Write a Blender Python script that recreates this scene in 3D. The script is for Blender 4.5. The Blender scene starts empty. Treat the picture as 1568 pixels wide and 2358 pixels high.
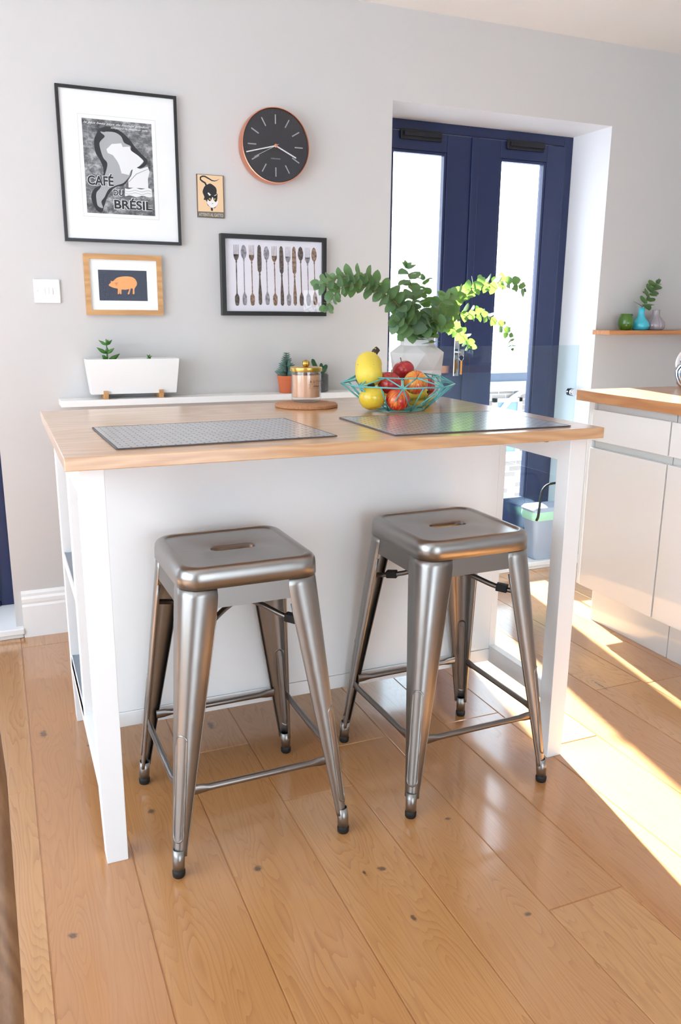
import bpy, bmesh, math, random
from mathutils import Vector, Matrix
random.seed(7)
PI = math.pi
sc = bpy.context.scene
COL = sc.collection
WY = 1.4547            # back wall plane
# ------------------------------------------------------------------ camera
CAM = Vector((-0.10263, -1.56771, 1.16538)); YAW, PIT, ROL, FPX = 0.399668, -0.240479, 0.008138, 1862.375
F = Vector((math.sin(YAW)*math.cos(PIT), math.cos(YAW)*math.cos(PIT), math.sin(PIT)))
R0 = Vector((math.cos(YAW), -math.sin(YAW), 0)); U0 = R0.cross(F)
RT = R0*math.cos(ROL) + U0*math.sin(ROL); UP = -R0*math.sin(ROL) + U0*math.cos(ROL)
cd = bpy.data.cameras.new('camera'); cam = bpy.data.objects.new('camera', cd); COL.objects.link(cam)
cam.matrix_world = Matrix(((RT.x, UP.x, -F.x, CAM.x), (RT.y, UP.y, -F.y, CAM.y), (RT.z, UP.z, -F.z, CAM.z), (0, 0, 0, 1)))
cd.sensor_fit = 'HORIZONTAL'; cd.sensor_width = 36; cd.lens = FPX/1568*36; cd.clip_start = 0.05
sc.camera = cam

def at(u, v, y):            # a measured point of the photograph -> its place in the room at depth y
    d = RT*(u-784)/FPX + UP*(1179-v)/FPX + F
    return CAM + d*((y-CAM.y)/d.y)

# ------------------------------------------------------------------ materials
def lin(c): return tuple(((x/255)/12.92 if x/255 <= .04045 else ((x/255+.055)/1.055)**2.4) for x in c)+(1,)
MATS = {}
class NT:
    def __init__(s, name):
        s.m = bpy.data.materials.new(name); s.m.use_nodes = True; s.t = s.m.node_tree
        s.b = s.t.nodes['Principled BSDF']; s.out = s.t.nodes['Material Output']; MATS[name] = s.m
    def n(s, ty, **k):
        nd = s.t.nodes.new(ty)
        for a, b in k.items(): setattr(nd, a, b)
        return nd
    def l(s, a, b): s.t.links.new(a, b)
    def math(s, op, a, b=None, c=None):
        nd = s.n('ShaderNodeMath', operation=op)
        for i, v in enumerate((a, b, c)):
            if v is None: continue
            if isinstance(v, (int, float)): nd.inputs[i].default_value = v
            else: s.l(v, nd.inputs[i])
        return nd.outputs[0]
    def coord(s, scale=(1, 1, 1), add=None, kind='Object'):
        tc = s.n('ShaderNodeTexCoord'); mp = s.n('ShaderNodeMapping'); s.l(tc.outputs[kind], mp.inputs[0])
        mp.inputs['Scale'].default_value = scale
        if add is not None: s.l(add, mp.inputs['Location'])
        return mp.outputs[0]
    def noise(s, vec, scale, detail=2, rough=.5):
        nd = s.n('ShaderNodeTexNoise'); s.l(vec, nd.inputs['Vector'])
        nd.inputs['Scale'].default_value = scale; nd.inputs['Detail'].default_value = detail; nd.inputs['Roughness'].default_value = rough
        return nd.outputs['Fac']
    def ramp(s, fac, stops):
        nd = s.n('ShaderNodeValToRGB'); s.l(fac, nd.inputs[0]); e = nd.color_ramp.elements
        while len(e) < len(stops): e.new(.5)
        for q, (p, c) in zip(e, stops): q.position = p; q.color = c if len(c) == 4 else tuple(c)+(1,)
        return nd.outputs[0]
    def mix(s, fac, a, b, mode='MIX'):
        nd = s.n('ShaderNodeMix', data_type='RGBA', blend_type=mode)
        for i, v in ((0, fac), (6, a), (7, b)):
            if isinstance(v, (int, float)): nd.inputs[i].default_value = v
            elif isinstance(v, tuple): nd.inputs[i].default_value = v
            else: s.l(v, nd.inputs[i])
        return nd.outputs[2]
    def bump(s, h, strength=.2, dist=.001):
        nd = s.n('ShaderNodeBump'); nd.inputs['Strength'].default_value = strength; nd.inputs['Distance'].default_value = dist
        s.l(h, nd.inputs['Height']); s.l(nd.outputs[0], s.b.inputs['Normal'])
    def set(s, **k):
        for a, v in k.items():
            i = s.b.inputs[a.replace('_', ' ')]
            if isinstance(v, (int, float, tuple)): i.default_value = v
            else: s.l(v, i)
        return s

def plain(name, col, rough=.5, metal=0, coat=0, **k):
    n = NT(name); n.set(Base_Color=lin(col), Roughness=rough, Metallic=metal, Coat_Weight=coat, **k)
    # a faint procedural unevenness
    h = n.noise(n.coord(), 160, 3)
    n.bump(h, .04 if rough > .3 else .01, .0006)
    return n.m
def paint(name, col, rough=.85, bump=.05):
    n = NT(name); v = n.coord()
    a = n.noise(v, 2.2, 4); c = n.mix(a, lin(tuple(x*.985 for x in col)), lin(tuple(min(255, x*1.01) for x in col)))
    n.set(Base_Color=c, Roughness=rough); n.bump(n.noise(v, 900, 2), bump, .0005); return n.m
def wood(name, light, dark, axis='X', rough=.4, grain=1.0, stave=None, coat=0, rings=38, spec=.5):
    """timber running along axis; staves of slightly different tone across it"""
    n = NT(name); tc = n.n('ShaderNodeTexCoord'); sp = n.n('ShaderNodeSeparateXYZ'); n.l(tc.outputs['Object'], sp.inputs[0])
    o = {'X': (0, 1, 2), 'Y': (1, 0, 2), 'Z': (2, 0, 1)}[axis]
    L, A, B = (sp.outputs[i] for i in o)
    tone = None
    if stave:
        k = n.math('FLOOR', n.math('DIVIDE', n.math('ADD', A, 7.013), stave))
        wn = n.n('ShaderNodeTexWhiteNoise', noise_dimensions='1D'); n.l(k, wn.inputs['W']); tone = wn.outputs['Value']
        off = n.math('MULTIPLY', tone, 9.0)
    else: off = 0.0
    cb = n.n('ShaderNodeCombineXYZ'); n.l(n.math('ADD', n.math('MULTIPLY', L, 1.1), off), cb.inputs[0]); n.l(n.math('MULTIPLY', A, 7), cb.inputs[1]); n.l(n.math('MULTIPLY', B, 7), cb.inputs[2])
    n1 = n.noise(cb.outputs[0], 1.0, 3)
    ph = n.math('ADD', n.math('MULTIPLY', n.math('ADD', A, B), rings), n.math('MULTIPLY', n1, 16*grain))
    w = n.math('MULTIPLY_ADD', n.math('SINE', n.math('MULTIPLY', ph, 6.283)), .5, .5)
    cb2 = n.n('ShaderNodeCombineXYZ'); n.l(n.math('MULTIPLY', L, 9), cb2.inputs[0]); n.l(n.math('MULTIPLY', A, 420), cb2.inputs[1]); n.l(n.math('MULTIPLY', B, 420), cb2.inputs[2])
    fib = n.noise(cb2.outputs[0], 1.0, 2)
    f = n.math('ADD', n.math('MULTIPLY', w, .45), n.math('MULTIPLY', fib, .55))
    col = n.mix(f, lin(light), lin(dark))
    if tone is not None: col = n.mix(n.math('MULTIPLY', tone, .38), col, n.mix(.5, col, lin(dark)), 'MIX'); 
    n.set(Base_Color=col, Roughness=rough, Coat_Weight=coat, Coat_IOR=1.65, Coat_Roughness=.17, Specular_IOR_Level=spec); n.bump(f, .08, .0006); return n.m
def glass(name, tint=(1, 1, 1, 1), ior=1.5, gain=1.0):
    n = NT(name); n.t.nodes.remove(n.b)
    tr = n.n('ShaderNodeBsdfTransparent'); tr.inputs[0].default_value = tint
    gl = n.n('ShaderNodeBsdfGlossy'); gl.inputs['Roughness'].default_value = .002
    lw = n.n('ShaderNodeLayerWeight'); lw.inputs[0].default_value = .5
    fr = n.math('MULTIPLY_ADD', n.math('POWER', lw.outputs['Facing'], 4.5), .92, .045)
    mx = n.n('ShaderNodeMixShader'); n.l(n.math('MULTIPLY', fr, gain), mx.inputs[0]); n.l(tr.outputs[0], mx.inputs[1]); n.l(gl.outputs[0], mx.inputs[2])
    n.l(mx.outputs[0], n.out.inputs[0]); return n.m

WALL = paint('wall_paint', (205, 203, 201)); CEIL = paint('ceiling_paint', (244, 244, 242)); REVEAL = paint('reveal_paint', (240, 241, 243), .6)
TRIM = plain('trim_gloss_white', (244, 244, 243), .3); IW = plain('island_white_lacquer', (240, 242, 242), .38)
WP = plain('white_plastic', (240, 240, 238), .3); GW = plain('cabinet_gloss_cream', (240, 243, 245), .12, coat=1.0, Coat_Roughness=.03)
CHAN = plain('cabinet_channel_cream', (234, 236, 234), .25)
NAVY = plain('navy_door_paint', (28, 40, 78), .32); NAVYD = plain('dark_rubber_seal', (10, 12, 22), .5)
BLK = plain('black_frame', (26, 26, 28), .35); RUB = plain('black_rubber', (18, 18, 18), .6)
CHR = plain('chrome', (225, 225, 228), .06, 1.0); SHELFM = plain('shelf_grey_steel', (150, 160, 172), .3, .6)
OAKF = wood('oak_frame', (214, 168, 112), (178, 128, 76), 'X', .45, .6)
ISL = wood('island_oak_top', (222, 180, 134), (190, 138, 88), 'X', .36, .8, stave=.118, rings=14, coat=1.0)
WTOP = wood('worktop_oak', (218, 162, 108), (172, 112, 64), 'Y', .3, .7, stave=.08, rings=16, coat=.6)
SHW = wood('oak_shelf', (208, 148, 98), (172, 112, 68), 'X', .5)
CHW = wood('walnut_chair_wood', (158, 118, 82), (112, 76, 48), 'Z', .45)
GLS = glass('window_glass'); GUARD = glass('guard_glass', (.90, .955, .965, 1), 1.5, 1.1); PGL = glass('picture_glass', gain=.45); PGC = glass('print_glass', gain=.9); PGM = glass('museum_glass', gain=.04)
PAPER = plain('mount_card', (236, 238, 238), .8); COPPER = plain('copper', (232, 158, 128), .3, 1.0); FACE = plain('clock_face_black', (26, 29, 38), .45)
SILV = plain('hand_silver', (226, 228, 230), .3); TICK = plain('tick_grey', (70, 75, 84), .5); MARK = plain('marker_silver', (190, 194, 198), .4)

# brushed raw steel of the stools
n = NT('raw_steel'); v = n.coord((260, 260, 3)); s1 = n.noise(v, 1, 2); s2 = n.noise(n.coord(), 9, 3)
n.set(Base_Color=n.mix(s2, (.38, .37, .355, 1), (.30, .29, .275, 1)), Metallic=1.0, Roughness=n.math('MULTIPLY_ADD', s1, .10, n.math('MULTIPLY_ADD', s2, .16, .23)))
n.bump(s1, .05, .0004); STEEL = n.m
n = NT('raw_steel_seat'); v = n.coord((3, 300, 3)); s1 = n.noise(v, 1, 2); s2 = n.noise(n.coord(), 7, 3)
n.set(Base_Color=n.mix(s2, (.39, .38, .365, 1), (.33, .32, .305, 1)), Metallic=1.0, Roughness=n.math('MULTIPLY_ADD', s1, .10, n.math('MULTIPLY_ADD', s2, .12, .23))); n.bump(s1, .04, .0004); STEELS = n.m

STEELD = plain('shaded_steel_tube', (128, 122, 118), .33, 1.0)  # same steel for the tubes, base colour darkened to stand for shade on the bars
STEELA = plain('steel_apron', (138, 134, 130), .42, 1.0)
# oak floor
KNOTS = [(-.066, .673, .014, .03), (.385, .545, .012, .035), (.153, .187, .012, .016), (.327, -.107, .013, .015), (.576, -.209, .013, .012), (.535, -.205, .006, .01), (-.059, -.159, .012, .012), (.57, -.367, .007, .014), (.797, -.106, .01, .008), (.787, -.443, .012, .008), (1.02, .5, .01, .01), (1.62, .33, .006, .05), (.045, .56, .008, .01), (.24, .30, .006, .03)]
n = NT('oak_floor'); tc = n.n('ShaderNodeTexCoord'); sp = n.n('ShaderNodeSeparateXYZ'); n.l(tc.outputs['Object'], sp.inputs[0]); X, Y = sp.outputs[0], sp.outputs[1]
at_ = n.n('ShaderNodeAttribute', attribute_name='plank'); sa = n.n('ShaderNodeSeparateColor'); n.l(at_.outputs['Color'], sa.inputs[0]); PR, PG, PB = sa.outputs[:3]
cb = n.n('ShaderNodeCombineXYZ'); n.l(n.math('MULTIPLY', X, 10), cb.inputs[0]); n.l(n.math('MULTIPLY_ADD', PG, 37, n.math('MULTIPLY', Y, 1.15)), cb.inputs[1]); n.l(n.math('MULTIPLY', PB, 20), cb.inputs[2])
n1 = n.noise(cb.outputs[0], 1.0, 3.0, .42)
ph = n.math('MULTIPLY', n1, 30.0)
dark = None; KN = n.noise(n.coord((1, 1, 1)), 85, 2)
for (kx, ky, ra, rb) in KNOTS:
    dx = n.math('SUBTRACT', X, kx); dy = n.math('SUBTRACT', Y, ky)
    d1 = n.math('ADD', n.math('POWER', n.math('DIVIDE', dx, .032), 2), n.math('POWER', n.math('DIVIDE', dy, .085), 2))
    ph = n.math('ADD', ph, n.math('MULTIPLY', n.math('EXPONENT', n.math('MULTIPLY', d1, -1)), 3.2))
    d2 = n.math('ADD', n.math('POWER', n.math('DIVIDE', dx, ra*.62), 2), n.math('POWER', n.math('DIVIDE', dy, rb*.62), 2))
    e = n.math('EXPONENT', n.math('MULTIPLY', n.math('POWER', n.math('MULTIPLY', d2, n.math('MULTIPLY_ADD', KN, 3.2, -.5)), 1.5), -1)); dark = e if dark is None else n.math('MAXIMUM', dark, e)
fr = n.math('FRACT', ph); ring = n.math('MULTIPLY', n.math('POWER', fr, 3.0), n.math('MULTIPLY_ADD', n.noise(cb.outputs[0], 2.3, 2), 1.6, -.15))
cb2 = n.n('ShaderNodeCombineXYZ'); n.l(n.math('MULTIPLY', X, 330), cb2.inputs[0]); n.l(n.math('MULTIPLY', Y, 7), cb2.inputs[1]); n.l(PG, cb2.inputs[2])
fib = n.noise(cb2.outputs[0], 1.0, 2); blot = n.noise(cb.outputs[0], .55, 2)
f = n.math('ADD', n.math('MULTIPLY', ring, .62), n.math('MULTIPLY', fib, .46))
c1 = n.mix(f, lin((208, 158, 100)), lin((156, 102, 56)))
c2 = n.mix(n.math('MULTIPLY', blot, .35), c1, lin((186, 126, 72)))
c3 = n.mix(n.math('MULTIPLY', PR, .55), c2, lin((170, 108, 58)))
kn = n.noise(n.coord((1, 1, 1)), 130, 3); c4 = n.mix(n.math('MULTIPLY', n.math('MINIMUM', n.math('MULTIPLY', dark, n.math('MULTIPLY_ADD', kn, 2.2, .1)), 1.0), .80), c3, lin((62, 44, 32)))
n.set(Base_Color=c4, Roughness=n.math('MULTIPLY_ADD', f, .10, .30), Coat_Weight=1.0, Coat_IOR=1.65, Coat_Roughness=.13); n.bump(f, .06, .0008); FLOORM = n.m

# woven place mats
n = NT('woven_grey_mat'); v = n.coord(); mp = n.n('ShaderNodeMapping'); n.l(v, mp.inputs[0])
br = n.n('ShaderNodeTexBrick', offset=.5, offset_frequency=2); n.l(mp.outputs[0], br.inputs[0]); br.inputs['Scale'].default_value = 1
br.inputs['Brick Width'].default_value = .030; br.inputs['Row Height'].default_value = .0125; br.inputs['Mortar Size'].default_value = .0017; br.inputs['Mortar Smooth'].default_value = .35
br.inputs['Color1'].default_value = lin((188, 190, 194)); br.inputs['Color2'].default_value = lin((172, 174, 179)); br.inputs['Mortar'].default_value = lin((62, 64, 70))
n.set(Base_Color=br.outputs[0], Roughness=.28, Coat_Weight=.8, Coat_Roughness=.18); n.bump(n.math('SUBTRACT', 1.0, br.outputs['Fac']), .9, .0015); MATM = n.m
MATB = plain('mat_edge', (92, 92, 98), .6)
# cork
n = NT('cork'); v = n.coord(); vo = n.n('ShaderNodeTexVoronoi'); vo.inputs['Scale'].default_value = 420; n.l(v, vo.inputs[0])
n.set(Base_Color=n.mix(vo.outputs['Color'], lin((196, 146, 108)), lin((166, 116, 80))), Roughness=.9)
n.bump(vo.outputs['Distance'], .5, .001); CORK = n.m
# brick, tiles outside
n = NT('house_brick'); v = n.coord((1, 1, 1)); mp = n.n('ShaderNodeMapping'); n.l(v, mp.inputs[0]); mp.inputs['Rotation'].default_value = (PI/2, 0, 0)
br = n.n('ShaderNodeTexBrick'); n.l(mp.outputs[0], br.inputs[0]); br.inputs['Scale'].default_value = 1; br.inputs['Brick Width'].default_value = .225; br.inputs['Row Height'].default_value = .075; br.inputs['Mortar Size'].default_value = .006
br.inputs['Color1'].default_value = lin((176, 160, 150)); br.inputs['Color2'].default_value = lin((150, 132, 124)); br.inputs['Mortar'].default_value = lin((214, 210, 204)); n.set(Base_Color=br.outputs[0], Roughness=.9); BRICK = n.m
n = NT('roof_tile'); v = n.coord((1, 1, 1)); br = n.n('ShaderNodeTexBrick'); n.l(v, br.inputs[0]); br.inputs['Scale'].default_value = 1; br.inputs['Brick Width'].default_value = .2; br.inputs['Row Height'].default_value = .13; br.inputs['Mortar Size'].default_value = .012
br.inputs['Color1'].default_value = lin((226, 226, 230)); br.inputs['Color2'].default_value = lin((218, 218, 224)); br.inputs['Mortar'].default_value = lin((92, 96, 110)); n.set(Base_Color=br.outputs[0], Roughness=.7); TILE = n.m
GRASS = paint('ground_paving', (176, 182, 188))
# foliage (light passes through leaves)
def leafmat(name, a, b, trans):
    n = NT(name); nz = n.noise(n.coord(), 35, 2); col = n.mix(nz, lin(a), lin(b)); n.set(Base_Color=col, Roughness=.42)
    tl = n.n('ShaderNodeBsdfTranslucent'); tl.inputs[0].default_value = lin(trans)
    mx = n.n('ShaderNodeMixShader'); mx.inputs[0].default_value = .38
    n.l(n.b.outputs[0], mx.inputs[1]); n.l(tl.outputs[0], mx.inputs[2]); n.l(mx.outputs[0], n.out.inputs[0]); return n.m
EUC = leafmat('eucalyptus_leaf', (86, 114, 88), (112, 138, 112), (140, 190, 70)); SUC = leafmat('succulent_green', (74, 130, 60), (98, 156, 76), (120, 180, 70))
SUCB = leafmat('succulent_blue', (124, 158, 152), (100, 138, 128), (120, 150, 120)); DKG = leafmat('dark_cactus', (40, 84, 50), (60, 110, 66), (60, 100, 50))
STEM = plain('stem_brown', (132, 112, 78), .6)

# ------------------------------------------------------------------ mesh helpers
def obj(name, bm, mat, parent=None, smooth=False, bevel=0, seg=2):
    me = bpy.data.meshes.new(name)
    bmesh.ops.recalc_face_normals(bm, faces=bm.faces); bm.to_mesh(me); bm.free()
    mats = mat if isinstance(mat, (list, tuple)) else [mat]
    for m in mats: me.materials.append(m)
    o = bpy.data.objects.new(name, me); COL.objects.link(o)
    if parent: o.parent = parent
    if smooth is not False:
        for p in me.polygons: p.use_smooth = True
        if smooth is not True:
            try: me.set_sharp_from_angle(angle=math.radians(smooth))
            except Exception: pass
    if bevel:
        b = o.modifiers.new('bevel', 'BEVEL'); b.width = bevel; b.segments = seg; b.limit_method = 'ANGLE'; b.angle_limit = math.radians(40)
    return o
def tag(o, label=None, cat=None, group=None, kind=None):
    for k, v in (('label', label), ('category', cat), ('group', group), ('kind', kind)):
        if v: o[k] = v
    return o
def thing(name, label, cat, loc=(0, 0, 0), rz=0, group=None):
    o = bpy.data.objects.new(name, None); COL.objects.link(o); o.location = loc; o.rotation_euler = (0, 0, rz); o.empty_display_size = .05
    return tag(o, label, cat, group)
def B(): return bmesh.new()
def box(bm, x0, x1, y0, y1, z0, z1, mi=0):
    vs = [bm.verts.new(p) for p in ((x0, y0, z0), (x1, y0, z0), (x1, y1, z0), (x0, y1, z0), (x0, y0, z1), (x1, y0, z1), (x1, y1, z1), (x0, y1, z1))]
    for f in ((0, 3, 2, 1), (4, 5, 6, 7), (0, 1, 5, 4), (1, 2, 6, 5), (2, 3, 7, 6), (3, 0, 4, 7)):
        fa = bm.faces.new([vs[i] for i in f]); fa.material_index = mi
    return vs
def bx(name, dims, mat, parent=None, bevel=.0015): bm = B(); box(bm, *dims); return obj(name, bm, mat, parent, bevel=bevel)
def loft(bm, rings, cap0=True, cap1=True, mi=0):
    vr = [[bm.verts.new(p) for p in r] for r in rings]; N = len(vr[0])
    for a, b in zip(vr, vr[1:]):
        for i in range(N):
            f = bm.faces.new((a[i], a[(i+1) % N], b[(i+1) % N], b[i])); f.material_index = mi
    if cap0: bm.faces.new(vr[0][::-1]).material_index = mi
    if cap1: bm.faces.new(vr[-1]).material_index = mi
    return vr
def lathe(bm, prof, n=40, c=(0, 0, 0), cap0=True, cap1=True, mi=0, rib=0, nr=0):
    rings = [[(c[0]+r*(1+(rib*math.cos(nr*2*PI*i/n) if rib else 0))*math.cos(2*PI*i/n), c[1]+r*(1+(rib*math.cos(nr*2*PI*i/n) if rib else 0))*math.sin(2*PI*i/n), c[2]+z) for i in range(n)] for r, z in prof]
    return loft(bm, rings, cap0, cap1, mi)
def tube(bm, pts, r, n=8, cap=True, mi=0):
    pts = [Vector(p) for p in pts]; rr = r if isinstance(r, (list, tuple)) else [r]*len(pts); rings = []; prev = None
    for i, p in enumerate(pts):
        t = (pts[min(i+1, len(pts)-1)]-pts[max(i-1, 0)]).normalized()
        if prev is None: a = t.orthogonal().normalized()
        else: a = (prev - t*prev.dot(t)).normalized()
        prev = a; b = t.cross(a)
        rings.append([p+(a*math.cos(2*PI*k/n)+b*math.sin(2*PI*k/n))*rr[i] for k in range(n)])
    return loft(bm, rings, cap, cap, mi)
def spline(pts, k=6):
    P = [Vector(p) for p in pts]; P = [P[0]*2-P[1]]+P+[P[-1]*2-P[-2]]; out = []
    for i in range(1, len(P)-2):
        a, b, c, d = P[i-1:i+3]
        for j in range(k):
            t = j/k; out.append(.5*((2*b)+(c-a)*t+(2*a-5*b+4*c-d)*t*t+(3*b-a-3*c+d)*t**3))
    out.append(P[-2]); return out
def rrect(hx, hy, r, n=6, cx=0, cy=0):
    out = []
    for (sx, sy, a0) in ((1, 1, 0), (-1, 1, 90), (-1, -1, 180), (1, -1, 270)):
        for k in range(n+1):
            a = math.radians(a0+90*k/n); out.append((cx+sx*(hx-r)+r*math.cos(a), cy+sy*(hy-r)+r*math.sin(a)))
    return out
def rrect2(hx, hy, r, n=6, m=8):
    P = rrect(hx, hy, r, n); out = []
    # points run corner by corner; each corner's arc direction alternates, so sort by angle
    P = sorted(set((round(a, 7), round(b, 7)) for a, b in P), key=lambda q: math.atan2(q[1], q[0]))
    for i, p in enumerate(P):
        q = P[(i+1) % len(P)]; out.append(p)
        if math.hypot(q[0]-p[0], q[1]-p[1]) > hx*.6:
            out += [(p[0]+(q[0]-p[0])*j/m, p[1]+(q[1]-p[1])*j/m) for j in range(1, m)]
    return out
def rbox(bm, levels, n=6, cap0=True, cap1=True, mi=0):   # levels: (z, hx, hy, r[, cx, cy])
    return loft(bm, [[(x, y, L[0]) for x, y in rrect(L[1], L[2], L[3], n, *(L[4:6] if len(L) > 4 else (0, 0)))] for L in levels], cap0, cap1, mi)
def copytree(o, parent=None):
    c = o.copy(); COL.objects.link(c)
    if parent: c.parent = parent
    for ch in list(o.children): copytree(ch, c)
    return c
def textmesh(body, size, mat, name='lettering', align='LEFT', bold=0, ext=.0001, shear=0, spacing=1, parent=None, M=None):
    cu = bpy.data.curves.new('t', 'FONT'); cu.body = body; cu.size = size; cu.align_x = align; cu.extrude = ext; cu.offset = bold; cu.shear = shear; cu.space_character = spacing; cu.resolution_u = 4
    to = bpy.data.objects.new('t', cu); COL.objects.link(to); dg = bpy.context.evaluated_depsgraph_get(); me = bpy.data.meshes.new_from_object(to.evaluated_get(dg))
    bpy.data.objects.remove(to); me.name = name; me.materials.clear(); me.materials.append(mat)
    if M is not None: me.transform(M)
    o = bpy.data.objects.new(name, me); COL.objects.link(o)
    if parent: o.parent = parent
    return o
def struct(o): o['kind'] = 'structure'; return o

# ------------------------------------------------------------------ room shell
# opening of the garden doors: x 1.372..2.425, top 1.955; second doors at the left: x -1.15..-0.113
DX0, DX1, DZ = 1.376, 2.425, 1.956; EX0, EX1 = -1.17, -.113; RD = .29; SILLZ = .035; H = 2.274
XL, XR, YF = -1.75, 3.7, -4.3
def wallback():
    bm = B(); y0, y1 = WY, WY+RD+.02
    for a, b, z0, z1 in ((XL, EX0, 0, H), (EX0, EX1, DZ, H), (EX1, DX0, 0, H), (DX0, DX1, DZ, H), (DX1, XR, 0, H)): box(bm, a, b, y0, y1, z0, z1)
    for f in bm.faces:                      # reveals and soffits carry the whiter paint
        c = f.calc_center_median()
        if y0+.01 < c.y < y1-.01 and XL+.1 < c.x < XR-.1 and c.z < H-.01: f.material_index = 1
    return struct(obj('wall_back', bm, [WALL, REVEAL]))
wallback()
bm = B()
box(bm, XL-.2, XL, YF, WY+.3, 0, .35); box(bm, XL-.2, XL, YF, WY+.3, 2.12, H)
for a, b in ((YF, -2.6), (-.95, -.85), (.75, WY+.3)): box(bm, XL-.2, XL, a, b, .35, 2.12)
struct(obj('wall_left', bm, WALL))
struct(bx('wall_right', (XR, XR+.2, YF, WY+.3, 0, H), WALL, bevel=0))
bm = B()
for a, b, z0, z1 in ((XL, -.2, 0, H), (1.75, 3.12, 0, H), (3.5, XR, 0, H), (-.2, 1.75, 1.84, H), (3.12, 3.5, 1.42, H), (3.12, 3.5, 0, .25)): box(bm, a, b, YF-.2, YF, z0, z1)
struct(obj('wall_front', bm, WALL))
struct(bx('ceiling', (XL-.2, XR+.2, YF-.2, WY+.31, H, H+.15), CEIL, bevel=0))
# planks
bm = B(); cl = bm.loops.layers.float_color.new('plank'); rnd = random.Random(3)
PW = .187; joints = {0: -.45, -2: .108, -6: .39, 1: .297, 4: .307}
k = -22
while 1.02+PW*(k-1) < XR:
    x0 = 1.02+PW*(k-1); x1 = x0+PW; j = joints.get(k, rnd.uniform(-1.9, 0)); ys = [j+1.95*i for i in range(-3, 4)]
    for a, b in zip(ys, ys[1:]):
        a = max(a, YF); b = min(b, WY)
        if b-a < .02: continue
        X0, X1 = max(x0, XL), min(x1, XR)
        if X1-X0 < .01: continue
        g, e = .0007, .0022; lo = [bm.verts.new(p) for p in ((X0+g, a+g, -.0022), (X1-g, a+g, -.0022), (X1-g, b-g, -.0022), (X0+g, b-g, -.0022))]
        hi = [bm.verts.new(p) for p in ((X0+e, a+e, 0), (X1-e, a+e, 0), (X1-e, b-e, 0), (X0+e, b-e, 0))]
        fs = [bm.faces.new(hi)]+[bm.faces.new((lo[i], lo[(i+1) % 4], hi[(i+1) % 4], hi[i])) for i in range(4)]
        col = (rnd.random(), rnd.random(), rnd.random(), 1)
        if k == 0 and b < -.3: col = (.05, .33, .6, 1)
        for f in fs:
            for lp in f.loops: lp[cl] = col
    k += 1
vs = box(bm, XL, XR, YF, WY, -.06, -.0022)
for f in bm.faces:
    if f.calc_center_median().z < -.0021 and len(f.verts) == 4:
        for lp in f.loops: lp[cl] = (1, .5, .5, 1) if lp[cl][3] == 0 else lp[cl]
struct(obj('floor', bm, FLOORM))
# baseboard of the back wall between the two openings (moulded profile), with a return at the left end
prof = [(0, 0), (.018, 0), (.018, .118), (.014, .126), (.016, .134), (.016, .146), (.009, .154), (.010, .164), (.004, .172), (0, .174)]
def skirt(name, x0, x1):
    bm = B(); loft(bm, [[(x, WY-p, z) for p, z in prof] for x in (x0, x1)]); return struct(obj(name, bm, TRIM))
skirt('baseboard_back', -.088, DX0+.02); skirt('baseboard_back', DX1+.03, XR); skirt('baseboard_back', XL, EX0-.02)
for nm, a, b in (('trim_1', DX0-.022, DX1+.022), ('trim_2', EX0-.022, EX1+.026)):    # white door sills
    bm = B(); box(bm, a, b, WY-.028, WY+RD, .016, .040); box(bm, a+.004, b-.004, WY-.018, WY, 0, .016); struct(obj(nm, bm, TRIM, bevel=.004))

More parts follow.
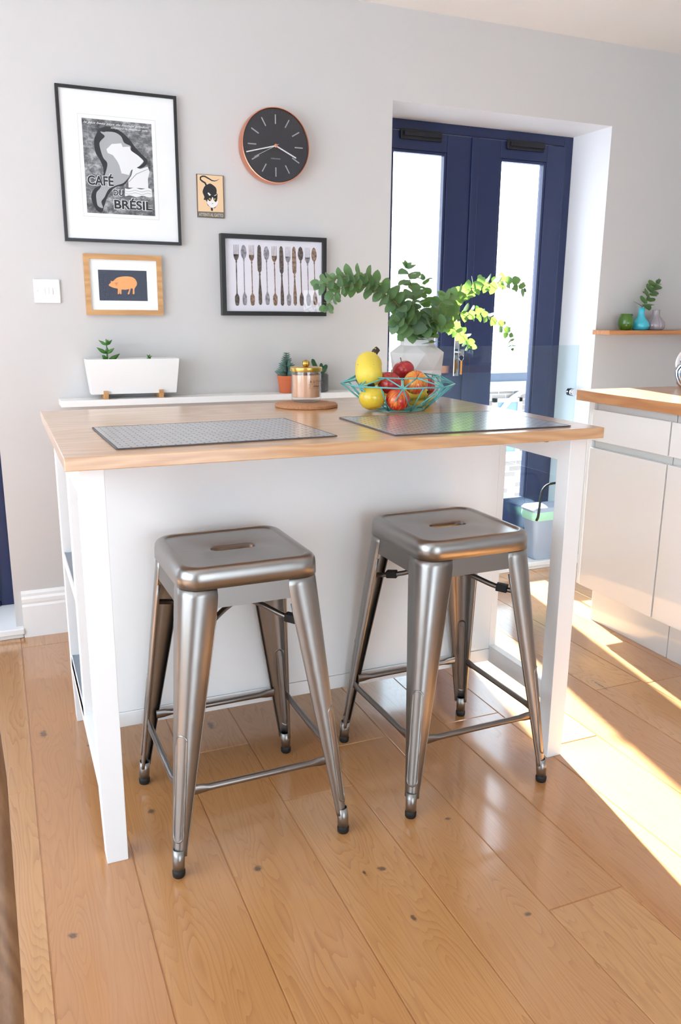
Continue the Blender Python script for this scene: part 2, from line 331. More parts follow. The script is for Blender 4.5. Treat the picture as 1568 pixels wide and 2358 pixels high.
def french_doors(name, x0, x1, keyed):
    y = WY+.255; root = bpy.data.objects.new(name, None); COL.objects.link(root); root.location = ((x0+x1)/2, y, SILLZ); root['kind'] = 'structure'
    M = Matrix.Translation(-Vector(root.location))
    def put(nm, bm, mat, par=root, **k): bm.transform(M); return obj(nm, bm, mat, par, **k)
    bm = B(); fw = .05
    box(bm, x0, x0+fw, y, y+.08, .04, DZ); box(bm, x1-fw, x1, y, y+.08, .04, DZ); box(bm, x0+fw, x1-fw, y, y+.08, DZ-fw+.008, DZ); box(bm, x0+fw, x1-fw, y-.01, y+.08, .04, .065)
    box(bm, x0+fw-.004, x0+fw+.004, y-.012, y, .065, DZ-.045); box(bm, x1-fw-.004, x1-fw+.004, y-.012, y, .065, DZ-.045)
    put('door_frame', bm, NAVY, bevel=.003)
    xm = x0+.486*(x1-x0)
    for li, (a, b, ga, gb) in enumerate(((x0+fw+.002, xm, x0+.118, x0+.384), (xm+.004, x1-fw-.002, x0+.652, x0+.900))):
        bm = B(); z0, z1, g0, g1 = .068, DZ-.046, .275, 1.838; yy = y-.012
        box(bm, a, ga, yy, yy+.055, z0, z1); box(bm, gb, b, yy, yy+.055, z0, z1); box(bm, ga, gb, yy, yy+.055, g1, z1); box(bm, ga, gb, yy, yy+.055, z0, g0)
        if li: box(bm, a-.012, a+.024, yy-.008, yy, z0, z1)
        leaf = put('door_leaf', bm, NAVY, bevel=.003)
        bm = B(); t = .012       # glazing bead
        for q in ((ga, ga+t, g0, g1), (gb-t, gb, g0, g1), (ga+t, gb-t, g0, g0+t), (ga+t, gb-t, g1-t, g1)): box(bm, q[0], q[1], yy+.004, yy+.03, q[2], q[3])
        put('glazing_bead', bm, NAVY, leaf, bevel=.002)
        bm = B(); box(bm, ga+t, gb-t, yy+.02, yy+.024, g0+t, g1-t); put('glass_pane', bm, GLS, leaf)
        bm = B(); m = (ga+gb)/2; w = .098; box(bm, m-w, m+w, yy-.014, yy-.0005, g1+.038, g1+.078); box(bm, m-w+.012, m+w-.004, yy-.024, yy-.014, g1+.05, g1+.068); put('trickle_vent', bm, NAVYD, leaf, bevel=.003)
        if li == 0 and keyed:
            hx = b-.045
            bm = B(); box(bm, hx-.014, hx+.014, yy-.010, yy-.0005, .89, 1.14); hp = put('handle_plate', bm, CHR, leaf, bevel=.003)
            bm = B(); tube(bm, [(hx, yy-.01, 1.10), (hx, yy-.05, 1.10), (hx-.03, yy-.055, 1.10), (hx-.13, yy-.05, 1.10)], .009, 10); put('door_handle', bm, CHR, leaf, smooth=40)
            bm = B(); tube(bm, [(hx, yy-.01, 1.00), (hx, yy-.035, 1.00)], .004); box(bm, hx+.0, hx+.022, yy-.038, yy-.035, .985, 1.012)
            tube(bm, [(hx+.01+.012*math.cos(a*PI/6), yy-.036, .975+.014*math.sin(a*PI/6)) for a in range(13)], .0015, 6); put('key', bm, CHR, leaf)
            bm = B(); box(bm, hx+.006, hx+.015, yy-.040, yy-.034, .90, .962); put('key_tag', bm, plain('orange_tag', (240, 150, 60), .5), leaf, bevel=.002)
    return root
french_doors('door_1', DX0, DX1, True); french_doors('door_2', EX0, EX1, False)

# glass guard standing in the reveal
g = thing('glass_guard', 'clear frameless glass safety screen across the open navy garden doors', 'glass screen', ((DX0+DX1)/2, WY+.095, .040))
gx = (DX0+DX1)/2; bm = B(); box(bm, DX0+.012-gx, DX1-.012-gx, -.005, .005, .004, .992); obj('glass_panel', bm, GUARD, g)
for z in (.20, .775):
    for sx in (DX0+.03-gx, DX1-.032-gx):
        bm = B(); rings = [[(sx+r*math.cos(a*PI/12), yy, z+r*math.sin(a*PI/12)) for a in range(24)] for yy, r in ((-.022, .016), (-.018, .019), (-.0055, .019))]
        loft(bm, rings); rings = [[(sx+r*math.cos(a*PI/12), yy, z+r*math.sin(a*PI/12)) for a in range(24)] for yy, r in ((.0055, .019), (.018, .019), (.02, .016))]; loft(bm, rings); obj('clamp', bm, CHR, g, smooth=40)

# ------------------------------------------------------------------ outside
hs = thing('neighbouring_house', 'pale brick terraced house with a light tiled roof seen through the door glass', 'house', (6.2, 7.5, -3))
bm = B(); box(bm, -9, 9, 0, .4, -0.0, 3.32); obj('brick_wall', bm, BRICK, hs)
bm = B(); vs = [bm.verts.new(p) for p in ((-9.2, 0, 0), (9.2, 0, 0), (9.2, 6.6, 0), (-9.2, 6.6, 0), (-9.2, 0, .12), (9.2, 0, .12), (9.2, 6.6, .12), (-9.2, 6.6, .12))]
for f in ((0, 3, 2, 1), (4, 5, 6, 7), (0, 1, 5, 4), (1, 2, 6, 5), (2, 3, 7, 6), (3, 0, 4, 7)): bm.faces.new([vs[i] for i in f])
ro = obj('tiled_roof', bm, TILE, hs); ro.location = (0, -.25, 3.34); ro.rotation_euler = (math.radians(24), 0, 0)
bm = B(); box(bm, -9.2, 9.2, -.30, -.16, 3.22, 3.34); obj('gutter', bm, plain('gutter_grey', (186, 198, 212), .5), hs)
WFR = plain('sash_white', (245, 245, 245), .5); WGL = plain('sash_glass', (120, 140, 160), .1)
for wx, wz, ww, wh in ((-.1, 2.34, .44, .76), (.53, 2.34, .62, .7), (-1.8, 2.34, .8, .72), (-3.4, 2.3, .8, .72), (2.6, 2.3, .8, .8)):
    bm = B(); t = .05
    for q in ((wx-ww/2, wx-ww/2+t, wz, wz+wh), (wx+ww/2-t, wx+ww/2, wz, wz+wh), (wx-ww/2, wx+ww/2, wz+wh-t, wz+wh), (wx-ww/2, wx+ww/2, wz+.35, wz+.39)): box(bm, q[0], q[1], -.05, .02, q[2], q[3])
    box(bm, wx-ww/2-.06, wx+ww/2+.06, -.12, .02, wz-.07, wz+.04)
    wf = obj('window', bm, WFR, hs); bm = B(); box(bm, wx-ww/2+t, wx+ww/2-t, -.02, .01, wz+.04, wz+wh-t); obj('pane', bm, WGL, wf)
bm = B(); tube(bm, [(.5+.75*math.cos(math.radians(a)), -.04, 2.75+.5*math.sin(math.radians(a))) for a in range(20, 165, 8)], .035, 6); obj('window_arch', bm, WFR, hs)
struct(bx('ground', (-30, 30, WY+.6, 40, -3.2, -3), GRASS, bevel=0)); struct(bx('ground', (-30, 30, -40, YF-.25, -.3, -.12), GRASS, bevel=0)); struct(bx('ground', (-40, XL-.25, YF-.25, WY+.6, -.3, -.12), GRASS, bevel=0))

# ------------------------------------------------------------------ kitchen island
L, D, T = 1.26, .79, .0265; ix, iy, lw = .0258, .0296, .0485; ZT = .90
isl = thing('kitchen_island', 'white freestanding kitchen island frame with open end shelves and square legs', 'kitchen island', (0, 0, 0))
PY = .334
for (x0, y0) in ((ix, iy), (L-ix-lw, iy), (ix, D-iy-lw), (L-ix-lw, D-iy-lw)):
    bm = B(); sx = 1 if x0 < .5 else -1; tp = .004
    loft(bm, [[(x0+tp*(sx > 0), y0, 0), (x0+lw-tp*(sx < 0), y0, 0), (x0+lw-tp*(sx < 0), y0+lw, 0), (x0+tp*(sx > 0), y0+lw, 0)]]+[[(x0, y0, z), (x0+lw, y0, z), (x0+lw, y0+lw, z), (x0, y0+lw, z)] for z in (.155, ZT-T)])
    obj('leg', bm, IW, isl, bevel=.0012)
xa, xb = ix+lw, L-ix-lw
bx('back_panel', (xa, xb, PY, PY+.016, .197, ZT-T), IW, isl, .0008)
bx('panel_rail', (xa, xb, PY-.003, PY+.02, .158, .196), IW, isl, .001)
bx('panel_rail', (xa, xb, D-iy-.03, D-iy-.008, .82, ZT-T), IW, isl, .001)
for x0, x1 in ((ix+.001, ix+.022), (xb, xb+.022)):
    for z0, z1 in ((.155, .207), (.812, ZT-T)):
        bx('side_rail', (x0, x1, iy+lw, D-iy-lw, z0, z1), IW, isl, .001)
bx('centre_post', (xb, xb+.022, PY, PY+.045, .207, .812), IW, isl, .001)
bx('centre_post', (ix+.001, ix+.022, PY, PY+.045, .207, .812), IW, isl, .001)
for z in (.19, .497):
    bm = B(); box(bm, ix+.004, xb+.03, PY+.02, D-iy-.01, z, z+.018); s_ = obj('shelf', bm, SHELFM, isl, bevel=.001)
    bm = B(); box(bm, ix+.001, ix+.004, PY+.045, D-iy-.04, z-.012, z+.02); obj('shelf_edge', bm, IW, s_)
wt = thing('island_worktop', 'rectangular oak worktop of the kitchen island with staved grain', 'worktop', (L/2, D/2, ZT-T))
bm = B(); box(bm, -L/2, L/2, -D/2, D/2, 0, T); obj('top', bm, ISL, wt, bevel=.0018)
bm = B(); lathe(bm, [(.008, -.010), (.011, -.006), (.011, 0)], 16, (1.13-L/2, .055-D/2, 0)); obj('fixing_disc', bm, CHR, wt)

# ------------------------------------------------------------------ stools
HS = .66
def stool():
    r = thing('bar_stool', '', 'bar stool', group='brushed steel bar stools at the island')
    # seat: pressed pan with rolled edge and hand slot
    N = 10; bm = B(); levels = [(.617, .1535, .1535, .046), (.640, .153, .153, .046), (.650, .1515, .1515, .045), (.6565, .148, .148, .043), (.6603, .142, .142, .039), (.6612, .136, .136, .034), (.6606, .1315, .1315, .030), (.6575, .1295, .1295, .028), (.6570, .126, .126, .026)]
    vr = loft(bm, [[(x, y, L_[0]) for x, y in rrect2(L_[1], L_[2], L_[3], N)] for L_ in levels], False, False)
    inner = vr[-1]; cnt = len(inner)
    def caps(i, hx, rr):
        p = Vector(inner[i].co[:2]); an = math.atan2(p.y, p.x)
        x, y = math.cos(an), math.sin(an); t = 1/max(abs(y)/rr, 1e-6) if True else 1
        # ray to capsule
        lo, hi = 0, .2
        for _ in range(30):
            m = (lo+hi)/2; qx, qy = x*m, y*m; dx = max(abs(qx)-(hx-rr), 0); inside = dx*dx+qy*qy < rr*rr
            lo, hi = (m, hi) if inside else (lo, m)
        return x*lo, y*lo
    l1 = [bm.verts.new((*caps(i, .055, .0205), .6565)) for i in range(cnt)]; l2 = [bm.verts.new((*caps(i, .051, .0168), .6545)) for i in range(cnt)]; l3 = [bm.verts.new((*caps(i, .0495, .0155), .642)) for i in range(cnt)]
    for A, Bq in ((inner, l1), (l1, l2), (l2, l3)):
        for i in range(cnt): bm.faces.new((A[i], A[(i+1) % cnt], Bq[(i+1) % cnt], Bq[i]))
    o = obj('seat', bm, STEELS, r, smooth=50); sd = o.modifiers.new('thick', 'SOLIDIFY'); sd.thickness = .0012; sd.offset = -1
    # apron between legs (four strips under the pan)
    for k in range(4):
        bm = B(); h0, h1 = .1498, .1530
        loft(bm, [[(-.085, -h0, .618), (.085, -h0, .618), (.085, -h0+.002, .618), (-.085, -h0+.002, .618)], [(-.085, -h1, .575), (.085, -h1, .575), (.085, -h1+.002, .575), (-.085, -h1+.002, .575)]])
        bm.transform(Matrix.Rotation(k*PI/2, 4, 'Z')); obj('apron', bm, STEELA, r)
    # legs: folded sheet with a rounded outer corner, tapering to the foot
    def legpts(z):
        s = (.618-z)/(.618-.045); c = .1505+(.1995-.1505)*s; w = (.078+(.024-.078)*min(1, s*1.02)) ; rr = .042+(.012-.042)*min(1, s**.75)
        if z > .575: w = .072+ .006*(.618-z)/.043
        w = max(w, rr+.006); P = [(c-w, c)]; P.append((c-rr, c))
        for q in range(1, 8):
            a = PI/2*(1-q/8); P.append((c-rr+rr*math.cos(a), c-rr+rr*math.sin(a)))
        P.append((c, c-rr)); P.append((c, c-w)); return P
    for k in range(4):
        bm = B(); prev = None; zs = [.618, .60, .575, .56, .52, .46, .40, .34, .28, .22, .16, .11, .08, .06, .048]
        for z in zs:
            cur = [bm.verts.new((-x, -y, z)) for x, y in legpts(z)]
            if prev:
                for i in range(len(cur)-1): bm.faces.new((prev[i], prev[i+1], cur[i+1], cur[i]))
            prev = cur
        # inward folded lips along both free edges
        for side in (0, -1):
            pv = None
            for z in zs[3:]:
                x, y = legpts(z)[side]; d = (0, -.007) if side == 0 else (-.007, 0)
                a = bm.verts.new((-x, -y, z)); b = bm.verts.new((-(x+d[0]), -(y+d[1]), z))
                if pv: bm.faces.new((pv[0], pv[1], b, a))
                pv = (a, b)
        bm.transform(Matrix.Rotation(k*PI/2, 4, 'Z')); lg = obj('leg', bm, STEEL, r, smooth=50)
        sd = lg.modifiers.new('thick', 'SOLIDIFY'); sd.thickness = .0014; sd.offset = -1
        # long embossed rib on the corner of the leg
        def cor(z, out=0): c = .1505+(.1995-.1505)*(.618-z)/(.618-.045); rr = .042+(.012-.042)*((.618-z)/(.618-.045))**.75; q = c-rr+(rr+out)/math.sqrt(2); return Vector((-q, -q, z))
        t = Vector((1, -1, 0)).normalized(); za, zb = .093, .30; hw = .0120; loop = []
        for i in range(13): a = PI*i/12; loop.append((hw*math.cos(a), zb+hw*math.sin(a)))
        for i in range(13): a = PI+PI*i/12; loop.append((hw*math.cos(a), za+hw*math.sin(a)))
        loop.append(loop[0]); bm = B(); dense = []
        for (a, za_), (b, zb_) in zip(loop, loop[1:]):
            m = 10 if abs(zb_-za_) > .05 else 1
            for i in range(m): dense.append((a+(b-a)*i/m, za_+(zb_-za_)*i/m))
        pts = [cor(z, -.0009-u*u/.040)+t*u for u, z in dense]; pts.append(pts[0])
        tube(bm, pts, .0025, 6, False)
        rng = [[cor(z, -.0022)+t*(-.0050), cor(z, .0006)+t*0, cor(z, -.0022)+t*.0050, cor(z, -.003)] for z in [za+.006+(zb-za-.012)*i/14 for i in range(15)]]
        loft(bm, rng); bm.transform(Matrix.Rotation(k*PI/2, 4, 'Z')); obj('rib', bm, STEEL, lg, smooth=60)
        # foot sleeve and rubber tip
        c0 = .1985; bm = B(); fx = -.1965
        tube(bm, [(-.1885, -.1885, .062), (-.1905, -.1905, .040), (-.1915, -.1915, .016)], [.0130, .0130, .0125], 20, False)
        bm.transform(Matrix.Rotation(k*PI/2, 4, 'Z')); o = obj('foot_sleeve', bm, STEEL, lg, smooth=50); sd = o.modifiers.new('thick', 'SOLIDIFY'); sd.thickness = .0016
        bm = B(); lathe(bm, [(.0115, 0), (.0135, .003), (.0140, .012), (.0128, .017), (.010, .019)], 20, (-.1915, -.1915, 0)); bm.transform(Matrix.Rotation(k*PI/2, 4, 'Z')); obj('foot_tip', bm, RUB, lg, smooth=50)
        # foot bar to the next leg: round with flattened ends
        z = .188; c = .1505+(.1995-.1505)*(.618-z)/.573-.006; bm = B(); a = c-.030
        xs = [(-a-.004, .0115, .0035), (-a+.016, .0112, .0035), (-a+.034, .0075, .0072), (0, .0072, .0072), (a-.034, .0075, .0072), (a-.016, .0112, .0035), (a+.004, .0115, .0035)]
        loft(bm, [[(x, -c+ry*math.cos(q*PI/6), z+rz*math.sin(q*PI/6)) for q in range(12)] for x, rz, ry in xs])
        bm.transform(Matrix.Rotation(k*PI/2, 4, 'Z')); obj('foot_bar', bm, STEELD, r, smooth=50)
    # crossed braces under the seat with rubber clips
    for k in range(2):
        bm = B(); e = .1425; zz = .498; up = .524+.012*k
        tube(bm, spline([(-e, -e, zz), (-.09, -.09, zz+.012), (-.03, -.03, up), (.03, .03, up), (.09, .09, zz+.012), (e, e, zz)], 5), .0065, 10)
        bm.transform(Matrix.Rotation(k*PI/2, 4, 'Z')); br_ = obj('cross_brace', bm, STEELD, r, smooth=50)
        for s in (-1, 1):
            bm = B(); box(bm, -.014, .014, -.0095, .0095, -.0095, .0095); bm.transform(Matrix.Rotation(k*PI/2, 4, 'Z') @ Matrix.Translation((s*.101, s*.101, zz+.010)) @ Matrix.Rotation(PI/4, 4, 'Z') @ Matrix.Rotation(s*math.radians(6), 4, 'Y')); obj('rubber_clip', bm, RUB, br_, bevel=.002)
    return r
s1 = stool(); s2 = copytree(s1)
s1.location = (.353, .130, 0); s1.rotation_euler = (0, 0, .0207); s1['label'] = 'brushed steel bar stool on the left, nearer the island leg by the open shelves'
s2.location = (.9065, .131, 0); s2.rotation_euler = (0, 0, .0254); s2['label'] = 'brushed steel bar stool on the right, below the patterned mat lit by the sun'

# ------------------------------------------------------------------ right-hand kitchen run
XF = 1.893
def unit(y0, y1, label, endp):
    u = thing('base_cabinet', label, 'kitchen cabinet', ((XF+2.47)/2, (y0+y1)/2, 0), group='cream base cabinets'); ox, oy = u.location[:2]
    def b(nm, d, m, p=u, bv=.0012): bm = B(); box(bm, d[0]-ox, d[1]-ox, d[2]-oy, d[3]-oy, d[4], d[5]); return obj(nm, bm, m, p, bevel=bv)
    b('carcass', (XF+.024, 2.47, y0, y1, .16, .861), CHAN)
    b('drawer_front', (XF, XF+.020, y0+.0015, y1-.0015, .722, .834), GW); b('door', (XF, XF+.020, y0+.0015, y1-.0015, .163, .694), GW)
    b('plinth', (1.982, 1.998, y0, y1+.02*endp, 0.0, .158), GW)
    if endp: b('end_panel', (XF+.008, 2.47, y1+.0015, y1+.024, .16, .861), GW); b('plinth_return', (1.998, 2.46, y1+.004, y1+.02, 0, .158), GW)
unit(.420, .800, 'gloss cream kitchen base cabinet at the end of the run nearest the doors', 1)
unit(.035, .416, 'gloss cream kitchen base cabinet cut off by the right frame edge', 0)
kw = thing('kitchen_worktop', 'thick oak worktop over the gloss cream cabinets on the right', 'worktop', (2.17, -.1, .862))
bm = B(); box(bm, -.30, .315, .133, .968, 0, .038); obj('top', bm, WTOP, kw, bevel=.002)
# kettle
ke = thing('kettle', 'polished steel rounded kettle with a tilted white rim at the right frame edge', 'kettle', (2.318, .74, .90))
bm = B(); lathe(bm, [(.045, 0), (.056, .003), (.070, .020), (.080, .048), (.081, .068), (.074, .088), (.060, .100), (.050, .103)], 40); obj('body', bm, CHR, ke, smooth=True)
TM = Matrix.Translation((-.022, 0, .122)) @ Matrix.Rotation(math.radians(-52), 4, 'Y')
bm = B(); tube(bm, [(.068*math.cos(a*PI/20), .068*math.sin(a*PI/20), 0) for a in range(41)], .0085, 12, False); bm.transform(TM); obj('rim', bm, plain('white_enamel_rim', (238, 238, 240), .2), ke, smooth=True)
bm = B(); lathe(bm, [(.062, -.045), (.066, -.02), (.0655, .0), (.061, .0), (.058, -.012), (.030, -.020), (.002, -.022)], 36); bm.transform(TM); obj('lid', bm, CHR, ke, smooth=40)

# ------------------------------------------------------------------ shelf with vases at the right
RS = tag(bx('wall_shelf', (2.408, 3.4, WY-.112, WY, 1.083, 1.103), SHW, bevel=.0015), 'short oak wall shelf holding three little vases right of the doors', 'shelf')
zs = 1.1031
SY = WY-.058
def onshelf(u, v=757): p = at(u, v, SY); return p.x
GGL = NT('green_glass'); GGL.set(Base_Color=lin((72, 120, 24)), Roughness=.12, Transmission_Weight=.25, Coat_Weight=.6); TUR = plain('turquoise_glaze', (64, 190, 212), .12, coat=.6); GRY = plain('grey_glaze', (160, 152, 158), .12, coat=.7)
gv = thing('tealight_holder', 'dark green ribbed glass votive at the left end of the oak wall shelf', 'candle holder', (onshelf(1440), SY, zs), group=None)
bm = B(); lathe(bm, [(.020, 0), (.027, .005), (.0325, .020), (.0335, .034), (.031, .052), (.026, .071), (.024, .072), (.028, .052), (.030, .036), (.029, .022), (.022, .008)], 72, rib=.018, nr=24, cap1=True); obj('bowl', bm, GGL.m, gv, smooth=True)
tv = thing('bud_vase', 'turquoise bulb-shaped bud vase with a eucalyptus sprig in it', 'vase', (onshelf(1473.5), SY, zs))
bm = B(); lathe(bm, [(.028, 0), (.037, .006), (.041, .020), (.036, .036), (.022, .052), (.015, .066), (.0135, .080), (.0145, .100), (.0125, .100), (.0115, .080), (.011, .060)], 40); obj('body', bm, TUR, tv, smooth=True)
gy = thing('bud_vase', 'small grey ribbed bud vase, empty, right of the turquoise one', 'vase', (onshelf(1507), SY, zs))
bm = B(); lathe(bm, [(.030, 0), (.040, .006), (.044, .020), (.039, .038), (.026, .054), (.017, .066), (.016, .086), (.0175, .090), (.0145, .090), (.013, .070)], 80, rib=.022, nr=16); obj('body', bm, GRY, gy, smooth=True)

# ------------------------------------------------------------------ leaves
def leaf(bm, p, d, nrm, ln, wd, fold=.18, curl=.15, mi=0, tipround=.75):
    d = d.normalized(); s = d.cross(nrm).normalized(); nn = s.cross(d).normalized()
    rows = []; K = 6
    for i in range(K+1):
        t = i/K; w = wd*.5*math.sin(PI*min(1, t**.72))**tipround if 0 < t < 1 else 0.0
        c = p+d*(ln*t)+nn*(-curl*ln*t*t); rows.append((c, w))
    pl = pr = pc = None
    for c, w in rows:
        cc = bm.verts.new(c)
        if w > 0: l_ = bm.verts.new(c+s*w+nn*(w*fold)); r_ = bm.verts.new(c-s*w+nn*(w*fold))
        else: l_ = r_ = cc
        if pc:
            for a, b in ((pl, l_), (pr, r_)):
                q = []
                for v_ in (pc, a, b, cc):
                    if v_ not in q: q.append(v_)
                if len(q) > 2:
                    f = bm.faces.new(q); f.material_index = mi
        pl, pr, pc = l_, r_, cc
def sprig(name, label, pts, size, rnd, mat=EUC, step=.026, parent=None, group=None, start=.12, srad=.0022, taper=.55):
    P = spline(pts, 8); base = P[0].copy()
    r = thing(name, label, 'plant cutting', base, group=group); P = [p-base for p in P]
    bm = B(); m = len(P); tube(bm, P, [srad*(1-.7*i/m) for i in range(m)], 6); obj('stem', bm, STEM, r, smooth=True)
    bm = B(); acc = 0; total = sum((b-a).length for a, b in zip(P, P[1:])); run = 0; ang = rnd.uniform(0, 6)
    for a, b in zip(P, P[1:]):
        ln = (b-a).length; acc += ln; run += ln; t = run/total
        if t < start or acc < step*(1.1-.35*t): continue
        acc = 0; T_ = (b-a).normalized(); ang += 1.45+rnd.uniform(-.35, .35); o1 = T_.orthogonal().normalized(); o2 = T_.cross(o1)
        sz = size*(1-(1-taper)*t)*rnd.uniform(.85, 1.15)
        for s in (0, PI):
            side = o1*math.cos(ang+s)+o2*math.sin(ang+s); d = (side*1.0+T_*rnd.uniform(.25, .7)+Vector((0, 0, -.15))).normalized()
            nr = (T_*1.0+side*-.3+Vector((rnd.uniform(-.5, .5), rnd.uniform(-.7, .2), rnd.uniform(-.2, .7)))).normalized()
            leaf(bm, b+side*srad, d, nr, sz, sz*.88, .12, rnd.uniform(-.05, .25), tipround=.62)
    d = (P[-1]-P[-2]).normalized()
    for k in range(3): leaf(bm, P[-1], (d+Vector((rnd.uniform(-.6, .6), rnd.uniform(-.5, .5), rnd.uniform(-.5, .5)))).normalized(), Vector((rnd.uniform(-1, 1), -1, .5)), size*taper*.7, size*taper*.5)
    obj('foliage', bm, mat, r, smooth=True); return r
rnd = random.Random(11)
p0 = at(1474, 752, SY); pts = [Vector((p0.x, SY, zs+.030)), Vector((p0.x+.002, SY, zs+.100)), at(1484, 700, SY), at(1496, 676, SY), at(1510, 652, SY-.01)]
sprig('eucalyptus_sprig', 'short eucalyptus sprig standing in the turquoise bud vase', pts, .056, rnd, step=.0155, start=.38, srad=.0018, taper=.7)

# big vase
vc = Vector((1.118, .716, ZT)); va = thing('faceted_vase', 'large matt white vase with a faceted diamond surface holding eucalyptus', 'vase', vc)
VW = NT('vase_white'); VW.set(Base_Color=lin((214, 210, 208)), Roughness=.55)
bm = B(); NF = 8; hts = [(0, .062, 0), (.052, .081, .5), (.100, .083, 0), (.150, .084, .5), (.170, .064, 0), (.176, .050, 0)]
levels = [(0, .064, 0), (.020, .070, .5), (.085, .086, 0), (.098, .079, .5), (.152, .0865, 0), (.150, .082, .5), (.172, .053, 0)]
def ring(z, r, off): return [bm.verts.new(((r*math.cos(2*PI*(i+off)/NF+.2)), r*math.sin(2*PI*(i+off)/NF+.2), z)) for i in range(NF)]
R_ = [ring(0, .060, 0), ring(.045, .0795, .5), ring(.098, .0785, 0), ring(.150, .0875, .5), ring(.172, .054, 0)]
bm.faces.new(R_[0][::-1])
for q in range(4):
    A, C = R_[q], R_[q+1]; up_ = (q % 2 == 0)
    for i in range(NF):
        if up_: bm.faces.new((A[i], A[(i+1) % NF], C[i])); bm.faces.new((A[(i+1) % NF], C[(i+1) % NF], C[i]))
        else: bm.faces.new((A[i], C[(i+1) % NF], C[i])); bm.faces.new((A[i], A[(i+1) % NF], C[(i+1) % NF]))
neck = [[bm.verts.new((r*math.cos(2*PI*i/NF+.2), r*math.sin(2*PI*i/NF+.2), z)) for i in range(NF)] for z, r in ((.196, .052), (.196, .047), (.10, .047))]
prev = R_[4]
for rg in neck:
    for i in range(NF): bm.faces.new((prev[i], prev[(i+1) % NF], rg[(i+1) % NF], rg[i]))
    prev = rg
bm.faces.new(prev)
obj('body', bm, VW.m, va)
C4 = lambda x, y: (720+x/3.0745, 580+y/3.0745)
branches = [
 ('longest eucalyptus stem arching over to the left in front of the cutlery print', [(730, 560, .70), (650, 430, .69), (560, 320, .66), (450, 220, .62), (330, 175, .60), (200, 180, .58), (110, 215, .57), (45, 235, .56)], .040),
 ('eucalyptus stem drooping lowest on the left below the arching one', [(725, 570, .68), (640, 420, .65), (540, 320, .62), (430, 270, .60), (320, 235, .58), (210, 255, .57), (150, 310, .56), (105, 390, .555)], .036),
 ('tallest eucalyptus stem rising upright from the middle of the vase', [(745, 590, .72), (735, 470, .72), (715, 330, .71), (690, 210, .70), (665, 115, .69)], .050),
 ('upright eucalyptus stem just right of the tallest one', [(755, 590, .74), (775, 460, .76), (790, 330, .77), (790, 200, .78)], .044),
 ('short dark eucalyptus stem leaning left over the vase rim', [(735, 600, .68), (690, 530, .66), (640, 490, .65), (590, 500, .64)], .050),
 ('eucalyptus stem climbing right with its sunlit tip against the door glass', [(765, 590, .74), (850, 470, .78), (950, 350, .84), (1060, 290, .89), (1180, 225, .94), (1290, 225, .98), (1390, 205, 1.0), (1490, 265, 1.02)], .042),
 ('thin sparse eucalyptus stem trailing furthest right in front of the right door pane', [(765, 590, .74), (880, 500, .79), (1000, 440, .84), (1110, 430, .88), (1200, 445, .92), (1290, 480, .95), (1350, 540, .97), (1395, 600, .98), (1410, 680, .98)], .031),
 ('sunlit eucalyptus stem drooping right just above the glass guard edge', [(765, 595, .76), (860, 510, .86), (950, 500, .95), (1010, 545, 1.02), (1070, 600, 1.07), (1110, 665, 1.09)], .037),
 ('bushy eucalyptus stem leaning right over the vase shoulder', [(760, 595, .70), (810, 510, .68), (860, 440, .66), (900, 370, .65), (960, 320, .66)], .046),
 ('short bushy eucalyptus stem at the front right of the vase mouth', [(755, 600, .69), (800, 530, .66), (860, 490, .64), (930, 480, .63)], .046),
 ('short eucalyptus stem between the left arch and the tallest stem', [(740, 600, .70), (690, 480, .68), (630, 390, .67), (600, 290, .67)], .040)]
rnd = random.Random(5)
for i, (lab, pts, sz) in enumerate(branches):
    P = [at(*C4(x, y), d) for x, y, d in pts]
    start = Vector((vc.x+(P[0].x-vc.x)*.3, vc.y+(P[0].y-vc.y)*.3, ZT+.105)); a = 2*PI*i/len(branches); start += Vector((.018*math.cos(a), .018*math.sin(a), 0))
    mouth = Vector((vc.x+.030*math.cos(a), vc.y+.030*math.sin(a), ZT+.199))
    P[0] = mouth
    sprig('eucalyptus_branch', lab, [start]+P, sz*1.32, rnd, step=.0165 if i != 6 else .022, group='eucalyptus stems in the white vase', start=.26 if i not in (2, 3, 4, 9) else .38)

# ------------------------------------------------------------------ wire basket and fruit
bc = Vector((.952, .515, ZT)); TEAL = plain('teal_wire', (96, 178, 176), .35)
bk = thing('wire_fruit_basket', 'teal geometric wire fruit basket on the oak worktop', 'basket', bc)
def ringp(r, z, off=0, N=8): return [Vector((r*math.cos(2*PI*(i+off)/N-PI/2-.38), r*math.sin(2*PI*(i+off)/N-PI/2-.38), z)) for i in range(N)]
b0, b1, b2 = ringp(.080, .003, .5), ringp(.163, .073), ringp(.120, .096)
def wires(nm, segs, r=.0019):
    bm = B()
    for a, b in segs: tube(bm, [a, b], r, 6)
    obj(nm, bm, TEAL, bk, smooth=True)
cyc = lambda R: [(R[i], R[(i+1) % 8]) for i in range(8)]
wires('base_ring', cyc(b0)+[(b0[i], b0[i+4]) for i in range(4)]); wires('middle_ring', cyc(b1), .0023); wires('upper_ring', cyc(b2))
wires('side_wires', [(b1[i], b0[i]) for i in range(8)]+[(b1[i], b0[(i-1) % 8]) for i in range(8)]+[((b1[i]+b1[(i+1) % 8])/2, b0[i]) for i in range(8)]); wires('shoulder_wires', [(b1[i], b2[i]) for i in range(8)]+[(b1[i], (b2[i]+b2[(i+1) % 8])/2) for i in range(8)]+[(b1[i], (b2[i]+b2[(i-1) % 8])/2) for i in range(8)])
